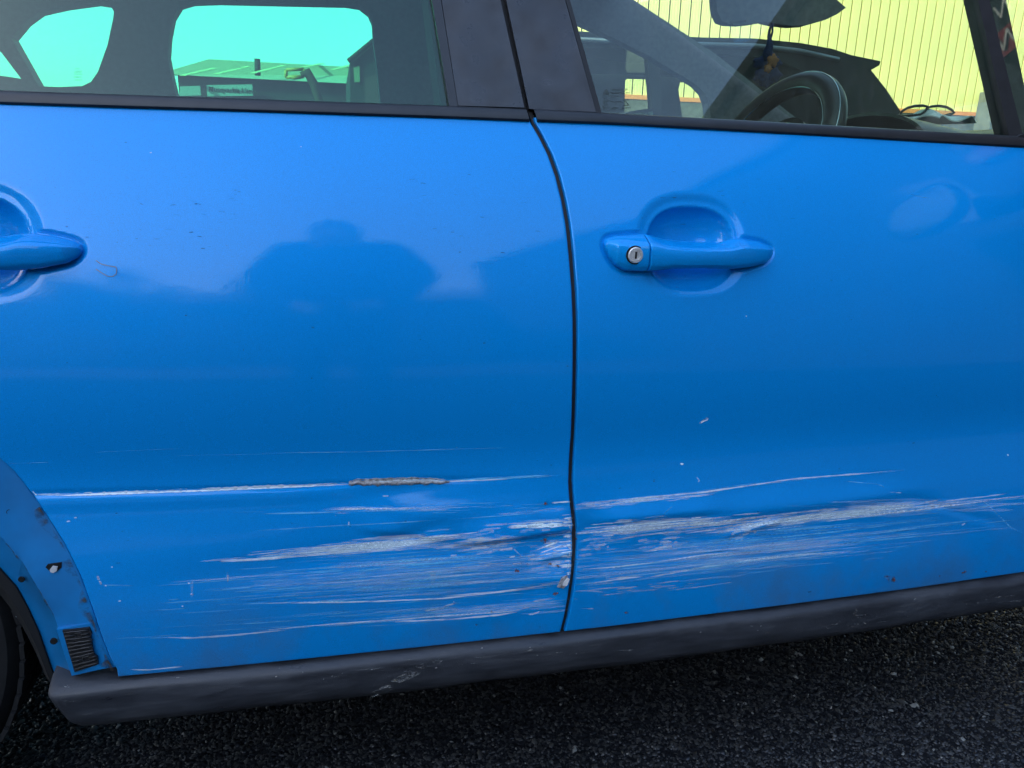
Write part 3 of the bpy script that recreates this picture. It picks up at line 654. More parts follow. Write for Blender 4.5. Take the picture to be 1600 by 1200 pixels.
# near door mirror, just ahead of the frame edge: the doors and glass reflect it
def near_mirror():
    m_ = bpy.data.objects.new('door_mirror', None); COL.objects.link(m_); m_.parent = front_door
    c0 = np.array((1.13, -.10, 1.045))
    V, F = [], []; nu, nv = 20, 28
    for i in range(nu):
        t = i/(nu-1); r = math.sqrt(max(1-(t*1.0)**2.4, 0.0))
        for j in range(nv):
            q = 2*math.pi*j/nv; cc, ss = math.cos(q), math.sin(q)
            V.append((c0[0]+.085*t, c0[1]+.092*r*math.copysign(abs(cc)**.75, cc), c0[2]+.058*r*math.copysign(abs(ss)**.75, ss)+.01*cc))
    for i in range(nu-1):
        for j in range(nv): a, b = i*nv+j, i*nv+(j+1) % nv; F.append((a, b, b+nv, a+nv))
    mk('mirror_shell', V, F, 'black_trim', m_, True)
    plate('mirror_glass', [[(c0[0]+.002, c0[1]+.086*math.copysign(abs(math.cos(q))**.75, math.cos(q)), c0[2]+.052*math.copysign(abs(math.sin(q))**.75, math.sin(q))+.01*math.cos(q)) for q in np.linspace(0, 2*math.pi, 40, endpoint=False)]], .003, 'mirror_dim', m_, (1, 0, 0))
    tube('mirror_arm', [(c0[0]+.05, c0[1]+.08, c0[2]-.04), (c0[0]+.08, .05, .99), (1.22, .12, 1.01)], [.03, .028, .035], 'black_trim', m_, 12)
near_mirror()

# --- etched marks on the glass
def marks():
    def place(px, py, surf, off):
        p = on(np.array(float(px)), np.array(float(py)), surf, off); q = on(np.array(px+1.), np.array(float(py)), surf, off); r = on(np.array(float(px)), np.array(py-1.), surf, off)
        X = Vector(q-p); sc_ = X.length; X.normalize(); Y = Vector(r-p); Y = (Y-X*Y.dot(X)).normalized(); Z = X.cross(Y)
        m_ = Matrix((( X.x, Y.x, Z.x, p[0]), (X.y, Y.y, Z.y, p[1]), (X.z, Y.z, Z.z, p[2]), (0, 0, 0, 1))); return m_, sc_
    def line(px, py, s, h, parent, surf=G, off=.0030, align='LEFT', nm='glass_marking', mirror=False):
        m_, k = place(px, py, surf, off); 
        if mirror: m_ = m_ @ Matrix.Scale(-1, 4, (1, 0, 0))
        return text_mesh(nm, s, h*k*1.35, 'ink', parent, m_, .00005, align)
    def ring(px, py, r, parent):
        m_, k = place(px, py, G, .0030); tube('glass_marking', [m_ @ Vector((r*k*math.cos(q), r*k*math.sin(q), 0)) for q in np.linspace(0, 2*math.pi, 24, endpoint=False)], .0002, 'ink', parent, 5, True)
    for dy in (0, 4):
        m_, k = place(947.5, 143+dy, G, .0030); pts = [(-4.2, -2.6), (0, 1.6), (4.2, -2.6), (4.2, -1), (0, 3.4), (-4.2, -1)]
        plate('glass_marking', [[m_ @ Vector((a*k, b*k, 0)) for a, b in pts]], .0001, 'ink', front_door)
    line(954, 140, 'TEMPERED 43R', 3, front_door); line(954, 145.5, 'TRANSP 70% MIN', 3, front_door); line(954, 151, 'CLASS V', 2.6, front_door)
    ring(947, 158, 4.3, front_door); line(947, 158, 'E4', 3.6, front_door, align='CENTER'); line(954, 159, '43R-000954', 2.6, front_door)
    ring(947, 168, 4.3, front_door); line(947, 168, 'CCC', 2.8, front_door, align='CENTER'); line(954, 169, 'E000094', 2.6, front_door)
    m_, k = place(979, 160, G, .0030)
    for pts in ([(-4, 4), (4, 4), (4, 3), (-4, 3)], [(-3, 2.2), (-1, 2.2), (3.5, -3), (1.5, -3)], [(-4, -3.6), (4, -3.6), (4, -4.6), (-4, -4.6)]): plate('glass_marking', [[m_ @ Vector((a*k, b*k, 0)) for a, b in pts]], .0001, 'ink', front_door)
    line(979, 168.5, 'SECURITY', 2.6, front_door, align='CENTER')
    far = lambda x, z_: FY+.052+0*x
    for i, (s, y, h) in enumerate((('43R-00', 107.5, 1.7), ('TEMPERED', 111.5, 1.7), ('TRANSP 70', 113.6, 1.7), ('CLASS GREEN', 116, 1.7), ('E4 000954', 120.5, 2), ('CCC E000', 125, 2))):
        line(121+(i % 2)*2, y, s, h, car, far, 0, 'CENTER', 'glass_marking', True)
marks()

# ------------------------------------------------------------------ damage: scratches, scuffs, bared metal (real slivers lying on the skin)
M['s_white'] = scratch_material('scratch_white', (.80, .95, 1.0), .95, .7)
M['s_pale'] = scratch_material('scratch_pale_blue', (.14, .58, .92), .75, .5)
M['s_grey'] = scratch_material('scratch_grey', (.55, .68, .76), .68, .7)
M['s_dark'] = scratch_material('scratch_dark', (.03, .07, .13), .5, .7)
M['scuff'] = scratch_material('scuff_white', (.76, .93, 1.0), .46, .8, scale=(16, 330))
M['scuff_grey'] = scratch_material('scuff_grey', (.48, .58, .62), .36, .8, scale=(30, 260))
M['smear'] = scratch_material('cloudy_smear', (.80, .95, 1.0), .35, .8, scale=(14, 420))
for _n in M['smear'].node_tree.nodes:
    if _n.bl_idname == 'ShaderNodeMapRange': _n.inputs[1].default_value = .30; _n.inputs[2].default_value = .78
M['rust'] = scratch_material('rust', (.17, .062, .022), .65, .9, scale=(160, 200))
M['bare'] = mat('bare_filler_and_steel', (.66, .66, .66), .45, .2, noise=200, col2=(.24, .22, .20), bump=(900, 1., .002))
class Slivers:
    def __init__(s, side=0): s.V, s.F, s.A, s.mi = [], [], [], []; s.side = side       # side: -1 rear door, +1 front door
    def ribbon(s, pts, w, m, fade=1., off=-.0005, n=None):
        pts = np.array(pts, float); L_ = np.concatenate([[0], np.cumsum(np.hypot(*np.diff(pts, axis=0).T))])
        n = n or max(6, int(L_[-1]/7)); t = np.linspace(0, L_[-1], n); px = np.interp(t, L_, pts[:, 0]); py = np.interp(t, L_, pts[:, 1])
        py = py+np.cumsum(rng.normal(0, .05, n))*.6
        tap = np.clip(np.minimum(t, L_[-1]-t)/(L_[-1]*.18+1e-6), 0, 1)**.7; ww = w*.5*(.25+.75*tap)*(1+.35*rng.normal(0, .6, n).clip(-1, 1))
        dx, dy = np.gradient(px), np.gradient(py); q = np.hypot(dx, dy)+1e-9; nx, ny = -dy/q, dx/q
        a = on(px+nx*ww, py+ny*ww, skin, off); b = on(px-nx*ww, py-ny*ww, skin, off); base = len(s.V)
        for i in range(n): s.V += [tuple(a[i]), tuple(b[i])]
        f = fade*tap
        if s.side: g_ = (a[:, 0]-gap_x(a[:, 2]))*s.side; f = f*np.clip((g_-.0045)/.003, 0, 1)
        s.A += [v for i in range(n) for v in (f[i], f[i])]
        for i in range(n-1): s.F.append((base+2*i, base+2*i+1, base+2*i+3, base+2*i+2)); s.mi.append(m)
    def bundle(s, p0, p1, h0, h1, count, w, m, fade=(.3, 1), slope_j=.01, lmin=.15, lmax=.7, bow=0.):
        """many fine parallel drags inside a slanting band p0->p1 whose half-height runs h0->h1"""
        for _ in range(count):
            ln = rng.uniform(lmin, lmax)*rng.uniform(.5, 1.1); a = rng.normal(.5, .27)-ln/2; b = a+ln; o = rng.normal(0, .45)
            pts = []
            for t in np.linspace(a, b, 6): pts.append((p0[0]+(p1[0]-p0[0])*t, p0[1]+(p1[1]-p0[1])*t+o*(h0+(h1-h0)*t)+bow*math.sin(math.pi*t)+rng.normal(0, .25)))
            s.ribbon(pts, rng.uniform(*w), m, rng.uniform(*fade))
    def patch(s, poly, m, fade=1., off=-.00035, soft=True, nx=46, nz=14):
        """scuffed area: quad bl, br, tr, tl as image-pixel corners, fading to its rim"""
        u = np.linspace(0, 1, nx)[None]; v = np.linspace(0, 1, nz)[:, None]; bl, br, tr, tl = poly
        X = (1-u)*((1-v)*bl[0]+v*tl[0])+u*((1-v)*br[0]+v*tr[0]); Y = (1-u)*((1-v)*bl[1]+v*tl[1])+u*((1-v)*br[1]+v*tr[1])
        P = on(X, Y, skin, off).reshape(-1, 3); base = len(s.V); s.V += [tuple(p) for p in P]
        ru, rv = 2*u-1, 2*v-1; wob = .35*np.sin(ru*5+fade*9)*np.sin(rv*3+X*.01)+.25*np.sin(ru*13+rv*4); f = fade*np.clip((1-np.abs(ru)**2.2-np.abs(rv)**2.2)*1.7+wob*.6, 0, 1)*np.clip((1-np.abs(ru))*4, 0, 1)*np.clip((1-np.abs(rv))*3, 0, 1); s.A += list(f.ravel())
        gf = grid_faces(nz, nx, base); s.F += [tuple(q) for q in gf]; s.mi += [m]*len(gf)
    def blob(s, px, py, rx, ry, m, fade=1., off=-.0006):
        n = 11; base = len(s.V); q = np.linspace(0, 2*math.pi, n, endpoint=False); rr = rng.uniform(.45, 1.2, n)
        P = on(px+rx*rr*np.cos(q), py+ry*rr*np.sin(q), skin, off); c = on(np.array([px]), np.array([py]), skin, off)[0]
        s.V += [tuple(c)]+[tuple(p) for p in P]; s.A += [fade]+[fade*.8]*n
        for i in range(n): s.F.append((base, base+1+i, base+1+(i+1) % n)); s.mi.append(m)
    def build(s, name, parent, mats):
        me = bpy.data.meshes.new(name); me.from_pydata(s.V, [], s.F); me.update()
        for k in mats: me.materials.append(M[k])
        me.polygons.foreach_set('material_index', [mats.index(k) for k in s.mi])
        a = me.attributes.new('fade', 'FLOAT', 'POINT'); a.data.foreach_set('value', np.array(s.A, np.float32))
        return link(name, me, None, parent, True, 'stuff')
MATS = ['smear', 's_white', 's_pale', 's_grey', 's_dark', 'scuff', 'scuff_grey', 'rust', 'bare']
R = Slivers(-1)
# rear door, single drags
for pts, w, m, f in [
    ([(6, 724), (40, 724), (78, 722)], 1.4, 's_pale', .9), ([(140, 707), (300, 700)], 1, 's_pale', .35), ([(390, 708), (560, 706), (800, 699)], 1.2, 's_pale', .55), ([(270, 712), (450, 709)], .9, 's_pale', .3),
    ([(700, 751), (780, 747), (870, 743)], 3.2, 's_pale', .9), ([(690, 752), (750, 750), (800, 748)], 2, 's_white', .7),
    ([(400, 803), (500, 801), (600, 797), (655, 795)], 1.8, 's_pale', .9), ([(515, 796), (580, 795), (655, 794)], 2.2, 's_white', .7), ([(400, 829), (500, 823), (600, 818), (700, 812)], 1.4, 's_pale', .9), ([(700, 812), (800, 805), (890, 790)], 1.5, 's_pale', .8),
    ([(340, 877), (380, 875), (430, 872), (450, 869)], 3, 's_white', .8), ([(405, 870), (430, 868), (520, 858)], 2, 's_pale', .9), ([(155, 914), (210, 915)], 1.4, 's_pale', .6), ([(250, 996), (300, 997), (360, 993), (450, 984)], 2.2, 's_white', .55), ([(205, 996), (260, 997)], 1.2, 's_pale', .8), ([(330, 945), (450, 941), (600, 938)], 1.6, 's_pale', .9),
    ([(340, 922), (360, 919), (400, 917)], 2, 's_pale', .8), ([(300, 988), (400, 981), (500, 978), (640, 968)], 1.3, 's_pale', .7), ([(400, 986), (520, 975), (620, 968), (700, 962), (800, 955), (850, 944)], 1.7, 's_white', .7), ([(610, 972), (700, 968), (780, 961), (815, 955)], 2.2, 's_white', .8), ([(560, 968), (680, 962), (800, 951)], 1.3, 's_pale', .8),
    ([(400, 943), (500, 941), (575, 940), (690, 935), (760, 927), (830, 920), (868, 916)], 2, 's_white', .75), ([(690, 932), (780, 924), (868, 913)], 1.5, 's_white', .7), ([(660, 955), (690, 950), (715, 941)], 4, 's_grey', .8), ([(625, 892), (640, 889), (655, 887)], 1.6, 's_pale', .8), ([(650, 876), (760, 871), (850, 862)], 1.3, 's_pale', .7),
    ([(792, 824), (830, 822), (886, 820)], 6.5, 's_white', 1.), ([(800, 824), (885, 820)], 4, 's_white', 1), ([(860, 786), (885, 784), (893, 784)], 2.2, 's_white', .8), ([(835, 860), (855, 852), (875, 845)], 2.2, 's_white', .9), ([(842, 864), (880, 850)], 1.6, 's_white', .7), ([(795, 871), (806, 869)], 2, 's_white', .9), ([(824, 960), (832, 960), (845, 955)], 1.6, 's_white', .9), ([(822, 874), (850, 866), (885, 858)], 1.6, 's_grey', .9), ([(830, 940), (870, 934)], 3, 's_grey', .8), ([(200, 1046), (230, 1047), (290, 1041)], 1.6, 's_white', .6), ([(800, 855), (818, 872)], 1, 's_white', .5),
    ([(152, 898), (154, 905), (159, 914)], 3, 's_grey', .9), ([(300, 905), (300, 935)], 4, 's_grey', .35), ([(676, 890), (677, 905), (675, 916)], 7, 's_grey', .45), ([(356, 892), (356, 912)], 2.4, 's_grey', .5),
    ([(545, 815), (545, 821)], 1.5, 's_white', .9), ([(597, 775), (608, 775)], 1.6, 's_white', .8), ([(212, 313), (220, 318), (228, 322)], 1.2, 's_dark', 1.), ([(50, 767), (54, 771), (58, 774)], 1.6, 's_white', .9)]:
    R.ribbon(pts, w, m, f)
R.bundle((420, 868), (690, 842), 9, 9, 70, (.7, 1.8), 's_white', (.25, .8), lmin=.1, lmax=.5); R.bundle((400, 905), (880, 870), 28, 26, 110, (.6, 1.4), 's_pale', (.3, .9), lmin=.1, lmax=.5); R.bundle((330, 935), (880, 900), 22, 20, 90, (.6, 1.3), 's_pale', (.3, .8), lmin=.08, lmax=.4)
R.bundle((300, 980), (860, 940), 12, 14, 40, (.6, 1.3), 's_pale', (.3, .8), lmin=.1, lmax=.5); R.bundle((380, 930), (850, 880), 30, 30, 60, (.6, 1.4), 's_dark', (.2, .6), lmin=.08, lmax=.35); R.bundle((480, 800), (890, 790), 9, 9, 26, (.6, 1.2), 's_pale', (.3, .7), lmin=.1, lmax=.4); R.bundle((700, 885), (800, 878), 8, 6, 10, (.8, 1.6), 's_grey', (.4, .9))
R.patch([(440, 878), (640, 862), (690, 836), (470, 856)], 'scuff', .9); R.patch([(640, 858), (690, 850), (695, 832), (640, 842)], 'scuff', 1.); R.patch([(700, 866), (800, 850), (806, 826), (712, 842)], 'scuff_grey', .85); 
R.patch([(760, 810), (890, 800), (890, 790), (780, 798)], 'scuff', .5)
for p in ((850, 845, 9, 4), (862, 882, 8, 2.5), (872, 884, 5, 3), (855, 886, 3, 2), (808, 891, 4, 3), (880, 906, 5, 6), (868, 928, 6, 3), (770, 956, 5, 2), (745, 976, 3, 1.5), (853, 787, 3.5, 4), (825, 882, 3, 2)): R.blob(*p, 'rust', 1.)
for p in ((165, 915, 2, 1), (187, 939, 2.4, 1), (118, 809, 2, 1.2), (107, 814, 3, 1.6), (175, 886, 1.5, 1), (295, 911, 2, 1.5), (299, 928, 2, 1.2), (285, 947, 1.5, 1)): R.blob(*p, 's_white', .9)
# bared groove and the torn gouge along the crease
cr = [(52, 772), (110, 772.5), (200, 769.5), (300, 766), (400, 761.5), (480, 758.5), (560, 755)]
R.ribbon(cr, 4.4, 's_grey', 2., -.0007, 120); R.ribbon([(a, b+.9) for a, b in cr], 2.4, 's_white', 1.6, -.0010, 120)
R.ribbon([(550, 756), (590, 754), (625, 751.5), (670, 750), (700, 752)], 3, 's_white', 1., -.0028, 60)
for a_, b_, h, n_, f in (((430, 866), (700, 842), 11, 60, (.3, .8)), ((590, 852), (705, 842), 12, 34, (.4, .9)), ((700, 856), (815, 842), 15, 44, (.3, .75)), ((430, 912), (885, 880), 30, 90, (.12, .4)), ((780, 822), (893, 815), 10, 30, (.3, .8)), ((825, 872), (897, 862), 40, 60, (.25, .7)), ((500, 797), (690, 792), 6, 20, (.2, .5)), ((600, 966), (870, 944), 12, 34, (.15, .45))): R.bundle(a_, b_, h, h, n_, (1.2, 3.8), 'smear', (f[0]*.9, f[1]*1.0), lmin=.12, lmax=.6)
for _ in range(70): q = rng.uniform(0, 1); R.ribbon([(893-rng.gamma(1.4, 6), 805+q*118), (895.5, 803+q*118)], rng.uniform(.8, 3), 's_white' if q < .8 else 's_grey', rng.uniform(.4, 1), -.0006, 5)
R.build('scratch_marks', rear_door, MATS)
def gouge():
    n = 110; x = np.linspace(545, 702, n); cn = lambda a: np.convolve(rng.normal(0, 1, n+4), np.ones(5)/2.2, 'valid')*a
    up = 751-4.8*np.sin(np.linspace(0, math.pi, n))**.55+cn(.5)+1.5*np.linspace(1, 0, n)**3; lo = 754.5+3.8*np.sin(np.linspace(0, math.pi, n)**.85)**.7*np.linspace(1.15, .45, n)+cn(.7)+2*np.linspace(1, 0, n)**3
    rows = []
    for k, t in enumerate(np.linspace(0, 1, 8)):
        off = -.0008-.0022*math.sin(math.pi*t)+.0022*math.sin(math.pi*t*2) ; P = on(x, up*(1-t)+lo*t, skin, off); nz_ = np.convolve(rng.normal(0, 1, n+8), np.ones(9)/3., 'valid'); P[:, 1] += nz_*(.00028 if 0 < k < 7 else .0001); rows.append(P)
    o = sheet('torn_gouge', np.array(rows), 'bare', rear_door, .001, False); o['label'] = 'torn grey gouge through the paint along the crease'
gouge()
def torn_edge():
    c = hits([(880, 910)], skin, -.003)[0]; 
    plate('bent_metal_edge', [[c+np.array((a*.010, .002*a, b*.010)) for a, b in ((-.9, -.6), (-.3, .6), (.5, 1), (.95, .3), (.8, -.5), (.1, -1))]], .002, 'bare', rear_door)
    plate('bent_metal_edge', [[c+np.array((a*.006+.003, -.003+.002*b, b*.006+.001)) for a, b in ((-.9, -.5), (-.3, .3), (.5, 1), (1, .7), (.2, -.8))]], .0015, 'white', rear_door)
torn_edge()
R = Slivers(1)
for pts, w, m, f in [
    ([(903, 788), (960, 782), (1020, 776), (1100, 769), (1180, 757), (1240, 748), (1330, 741), (1415, 734)], 2.0, 's_white', .7), ([(905, 786), (1000, 779), (1060, 773)], 3, 's_grey', .7), ([(1090, 769), (1180, 757), (1300, 744)], 1.2, 's_grey', .8), ([(1050, 773), (1100, 766), (1200, 752)], 1, 's_pale', .8),
    ([(925, 847), (960, 844), (1000, 837), (1080, 827)], 2.2, 's_grey', .9), ([(900, 890), (960, 886), (1040, 876), (1100, 867), (1160, 862)], 1.7, 's_white', .7), ([(1000, 905), (1060, 893), (1120, 883), (1200, 872), (1260, 866), (1330, 860)], 2.6, 's_white', .8), ([(1190, 872), (1280, 866), (1340, 860)], 2, 's_grey', .8), ([(920, 912), (980, 903), (1010, 900)], 2.2, 's_white', .6), ([(945, 905), (1005, 898)], 2.5, 's_grey', .7), ([(1110, 852), (1190, 843), (1320, 829), (1450, 812)], 1.4, 's_pale', .9), ([(1160, 863), (1300, 850), (1400, 838)], 1.2, 's_pale', .9), ([(1330, 838), (1430, 826), (1510, 818)], 1.1, 's_pale', .8),
    ([(895, 924), (925, 923), (950, 926)], 2, 's_grey', .7), ([(905, 950), (930, 951)], 1.2, 's_grey', .7), ([(1320, 752), (1375, 757), (1385, 764)], 1.1, 's_pale', .8), ([(1500, 775), (1540, 785), (1565, 810), (1580, 825), (1596, 832)], 1.4, 's_pale', .9), ([(1390, 769), (1410, 770)], 1, 's_white', .6), ([(1030, 810), (1056, 787)], .9, 's_pale', .6), ([(1092, 662), (1100, 658), (1108, 655), (1102, 653)], 1.6, 's_white', .9), ([(1093, 661), (1108, 650)], 1.3, 's_grey', .8), ([(1088, 745), (1093, 751), (1090, 754)], 1, 's_white', .6), ([(1502, 820), (1509, 818)], 1.6, 's_white', 1), ([(1420, 303), (1440, 308), (1455, 310)], 1., 's_pale', .6)]:
    R.ribbon(pts, w, m, f)
R.bundle((930, 830), (1180, 808), 10, 9, 70, (.7, 1.8), 's_white', (.25, .8), lmin=.1, lmax=.45); R.bundle((1120, 828), (1460, 788), 8, 8, 90, (.7, 1.6), 's_white', (.3, .9), lmin=.06, lmax=.35); R.bundle((905, 870), (1480, 815), 26, 24, 150, (.6, 1.3), 's_pale', (.3, .9), lmin=.08, lmax=.4); R.bundle((905, 905), (1400, 850), 20, 18, 90, (.6, 1.3), 's_pale', (.3, .8), lmin=.08, lmax=.4); R.bundle((910, 880), (1400, 840), 30, 22, 60, (.6, 1.3), 's_dark', (.2, .6), lmin=.05, lmax=.3)
R.bundle((905, 930), (1150, 905), 12, 10, 26, (.7, 1.4), 's_grey', (.3, .8), lmin=.08, lmax=.3); R.bundle((1340, 805), (1560, 785), 7, 10, 40, (.6, 1.1), 's_pale', (.3, .8), lmin=.08, lmax=.4); R.bundle((905, 790), (1080, 776), 5, 4, 20, (.6, 1.2), 's_white', (.3, .6), lmin=.1, lmax=.4)
R.patch([(935, 835), (1112, 825), (1114, 804), (950, 818)], 'scuff', .85);  R.patch([(1180, 815), (1330, 800), (1330, 790), (1190, 801)], 'scuff', .8); R.patch([(1350, 800), (1470, 792), (1480, 781), (1350, 787)], 'scuff', .6); R.patch([(900, 925), (1010, 906), (1010, 890), (900, 905)], 'scuff_grey', .5)
for p in ((1391, 905, 7, 7), (1384, 900, 3, 2), (1398, 907, 4, 2), (1505, 895, 3, 2), (1540, 893, 3, 1.6), (978, 957, 4, 2), (900, 842, 2, 2), (1508, 893, 2, 2), (1468, 900, 1.5, 1.5)): R.blob(*p, 'rust', 1.)
for p in ((1066, 725, 3, 1.6), (1575, 711, 1.4, 1.6)): R.blob(*p, 's_white', 2.)
for p in ((1021, 735, 2.2, 2.6), (1022, 750, 2, 2.5), (1457, 792, 3, 3), (887, 572, 1.2, 1.2), (1265, 925, 3, 2), (1156, 423, 1.4, 1.4)): R.blob(*p, 's_dark', 1.5)
for a_, b_, h, n_, f in (((920, 832), (1135, 812), 14, 70, (.25, .7)), ((1135, 836), (1190, 820), 13, 40, (.5, 1.)), ((1010, 854), (1075, 846), 11, 28, (.4, .9)), ((1120, 824), (1475, 788), 12, 90, (.2, .65)), ((905, 892), (1380, 848), 28, 90, (.12, .4)), ((905, 790), (1110, 772), 7, 30, (.25, .6)), ((905, 856), (955, 848), 22, 30, (.2, .6)), ((1310, 790), (1560, 786), 12, 40, (.12, .4))): R.bundle(a_, b_, h, h, n_, (1.2, 3.8), 'smear', (f[0]*.9, f[1]*1.0), lmin=.12, lmax=.6)
R.build('scratch_marks', front_door, MATS)
# flecks of dried dirt over both doors
R = Slivers()
for _ in range(380):
    px, py = rng.uniform(20, 1590), rng.uniform(215, 980); r = rng.gamma(1.3, .38)+.25
    R.blob(px, py, r*rng.uniform(.8, 2), r*.8, 's_dark' if rng.uniform() < .97 else 's_white', rng.uniform(.4, 1.2))
for c_, n in (((340, 330), 40), ((250, 360), 26), ((740, 380), 40), ((1080, 300), 14), ((660, 300), 14)):
    for _ in range(n): R.ribbon([(c_[0]+rng.normal(0, 55), c_[1]+rng.normal(0, 24))]*1+[(0, 0)]*0 if False else (lambda a, b, l: [(a, b), (a+l, b+rng.normal(0, .8))])(c_[0]+rng.normal(0, 55), c_[1]+rng.normal(0, 24), rng.uniform(2, 12)), rng.uniform(.6, 1.4), 's_dark', rng.uniform(.3, .9), -.0005, 6)
R.build('dirt_flecks', car, MATS)
# dirt and gouges on the sill
def sill_marks():
    sk = lambda x, z_: .03*(x-.15)**2-.0118
    V, F, A = [], [], []
    def rib(pts, w, f):
        pts = np.array(pts, float); n = 12; t = np.linspace(0, 1, n); s0 = np.linspace(0, 1, len(pts)); px = np.interp(t, s0, pts[:, 0]); py = np.interp(t, s0, pts[:, 1]); q = np.sin(math.pi*t)**.6*w/2
        a = on(px, py-q, sk, -.002); b = on(px, py+q, sk, -.002); k = len(V)
        for i in range(n): V.extend([tuple(a[i]), tuple(b[i])]); A.extend([f, f])
        for i in range(n-1): F.append((k+2*i, k+2*i+1, k+2*i+3, k+2*i+2))
    def ymid(x): return np.interp(x, [80, 400, 876, 1319, 1600], [1082, 1062, 1015, 968, 929])
    for _ in range(170):
        x = rng.uniform(80, 1590); l = rng.gamma(1.5, 10)+3; y = ymid(x)+rng.uniform(-20, 20)*(1-(x-80)/3200); rib([(x, y), (x+l, y-l*.11+rng.normal(0, 1))], rng.uniform(.6, 1.7), rng.uniform(.12, .6))
    for _ in range(70): x = rng.normal(628, 20); y = 1060-(x-628)*.55+rng.normal(0, 3.5); rib([(x-14, y+6), (x, y), (x+12, y-7)], rng.uniform(.8, 1.8), rng.uniform(.35, .85))
    for _ in range(60): x = rng.choice([rng.normal(1345, 22), rng.normal(105, 22), rng.normal(1450, 60)]); y = ymid(x)+rng.uniform(-18, 14); rib([(x, y), (x+rng.uniform(2, 8), y+rng.normal(0, 3))], rng.uniform(.7, 1.8), rng.uniform(.3, .9))
    for _ in range(46): x = rng.uniform(90, 1590); y = ymid(x)+rng.uniform(-24, 14)*(1-(x-80)/3200); rib([(x, y), (x+rng.uniform(1.5, 3.5), y-1)], rng.uniform(1.2, 2.2), 1.4)
    me = bpy.data.meshes.new('sill_scuffs'); me.from_pydata(V, [], F); me.update(); me.materials.append(M['dirt_pale']); a = me.attributes.new('fade', 'FLOAT', 'POINT'); a.data.foreach_set('value', np.array(A, np.float32)); link('sill_scuffs', me, None, car, True, 'stuff')
sill_marks()

# ================================================================== SMALL THINGS IN AND ON THE CAR
gs = tube('grass_stalk', hits([(150, 407), (158, 412.5), (168, 415), (181, 417), (182.5, 421), (181.5, 428), (176, 432), (168, 431.5), (160, 427), (150, 420.5)], skin, -.0010), .00036, mat('dry_stalk', (.50, .33, .17), .7), None, 6)
tag(gs, 'thin dry brown stalk curled against the blue rear door beside its handle', 'grass stalk')
# hanging ornament
def ornament():
    o = thing('hanging_ornament', 'dark blue crocheted flower ornament with orange centre hanging from the interior mirror', 'ornament')
    wool = mat('blue_wool', (.012, .035, .12), .95, noise=300, col2=(.006, .014, .05), bump=(500, 1, .003)); orange = mat('orange_wool', (.42, .15, .03), .9, noise=300, bump=(500, 1, .003))
    Y = .80; c = at(np.array(1196.), np.array(110.), Y); k = 1.80/1200
    def pt(px, py, dy=0.): p = at(np.array(float(px)), np.array(float(py)), Y); return p+np.array((0, dy, 0))
    tube('cord', [pt(1206, 36), pt(1203, 48, .003), pt(1201, 58), pt(1203, 66)], [.0025, .003, .0035, .004], wool, o, 8); tube('cord', [pt(1207, 36), pt(1206, 50, -.003), pt(1204, 60), pt(1203, 66)], [.002, .0025, .003, .004], wool, o, 8)
    tube('stem', [pt(1202, 58), pt(1203, 70), pt(1199, 82), pt(1202, 92)], [.004, .008, .011, .016], wool, o, 12)
    def petal(px, py, r, dy, a, m=wool, sq=.75):
        V, F = [], []; nu, nv = 14, 22; cc = pt(px, py, dy)
        for i in range(nu):
            ph = math.pi*i/(nu-1)
            for j in range(nv):
                q = 2*math.pi*j/nv; w = 1+.16*math.sin(5*q+a)+.10*math.sin(9*q+2*a+ph*3); V.append((cc[0]+r*w*math.sin(ph)*math.cos(q), cc[1]+r*.45*math.cos(ph), cc[2]+r*sq*w*math.sin(ph)*math.sin(q)))
        for i in range(nu-1):
            for j in range(nv): b, d = i*nv+j, i*nv+(j+1) % nv; F.append((b, d, d+nv, b+nv))
        mk('petal' if m is wool else 'flower_centre', V, F, m, o, True)
    petal(1196, 118, .026, 0, .3); petal(1189, 98, .018, .004, 1.2); petal(1211, 98, .019, .004, 2.); petal(1188, 121, .019, -.004, 2.6); petal(1207, 118, .020, -.006, .9); petal(1196, 128, .017, -.003, 1.7); petal(1203, 86, .013, 0, .4)
    petal(1203, 96, .014, -.012, .5, orange, 1.0); petal(1195, 108, .010, -.014, 1.5, orange, .9)
ornament()
# glasses and a cloth lying on the dashboard
def on_dash():
    g = thing('spectacles', 'dark rimmed spectacles lying on the dashboard behind the windscreen', 'spectacles'); Y = .75
    def arc(pts): return ats(pts, Y)
    rimm = mat('spectacle_rim', (.012, .014, .013), .3)
    a = arc([(1404, 180), (1409, 174), (1418, 168.5), (1430, 165.5), (1442, 165), (1449, 166.5), (1446, 173), (1438, 179), (1420, 181)]); b = arc([(1450, 168), (1458, 166), (1468, 165.5), (1478, 167), (1486, 171), (1491, 176), (1484, 181), (1464, 182), (1448, 179)])
    for p in (a, b): tube('rim', p, .0032, rimm, g, 8, True); plate('lens', [p], .0015, 'glass_plain', g)
    tube('temple', [arc([(1404, 180)])[0], arc([(1404, 180)])[0]+np.array((.02, .12, -.005))], .002, rimm, g, 6); tube('temple', [arc([(1491, 176)])[0], arc([(1491, 176)])[0]+np.array((.02, .12, -.012))], .002, rimm, g, 6)
    X, Yg = np.meshgrid(np.linspace(0, 1, 26), np.linspace(0, 1, 18)); p0 = at(np.array(1468.), np.array(186.), .66); p1 = at(np.array(1530.), np.array(188.), .66)
    P = np.stack([p0[0]+(p1[0]-p0[0])*X+.02*Yg, .66+.16*Yg+.01*np.sin(X*7), p0[2]+.004+.028*np.exp(-((X-.28)/.16)**2)*np.sin(math.pi*np.clip(Yg, 0, 1))+.006*np.sin(X*11+Yg*5)], -1)
    o = sheet('crumpled_cloth', P, 'white', None, .003, dirn=(0, 0, -1)); tag(o, 'crumpled pale cloth lying on the dashboard beside the spectacles', 'cloth')
on_dash()

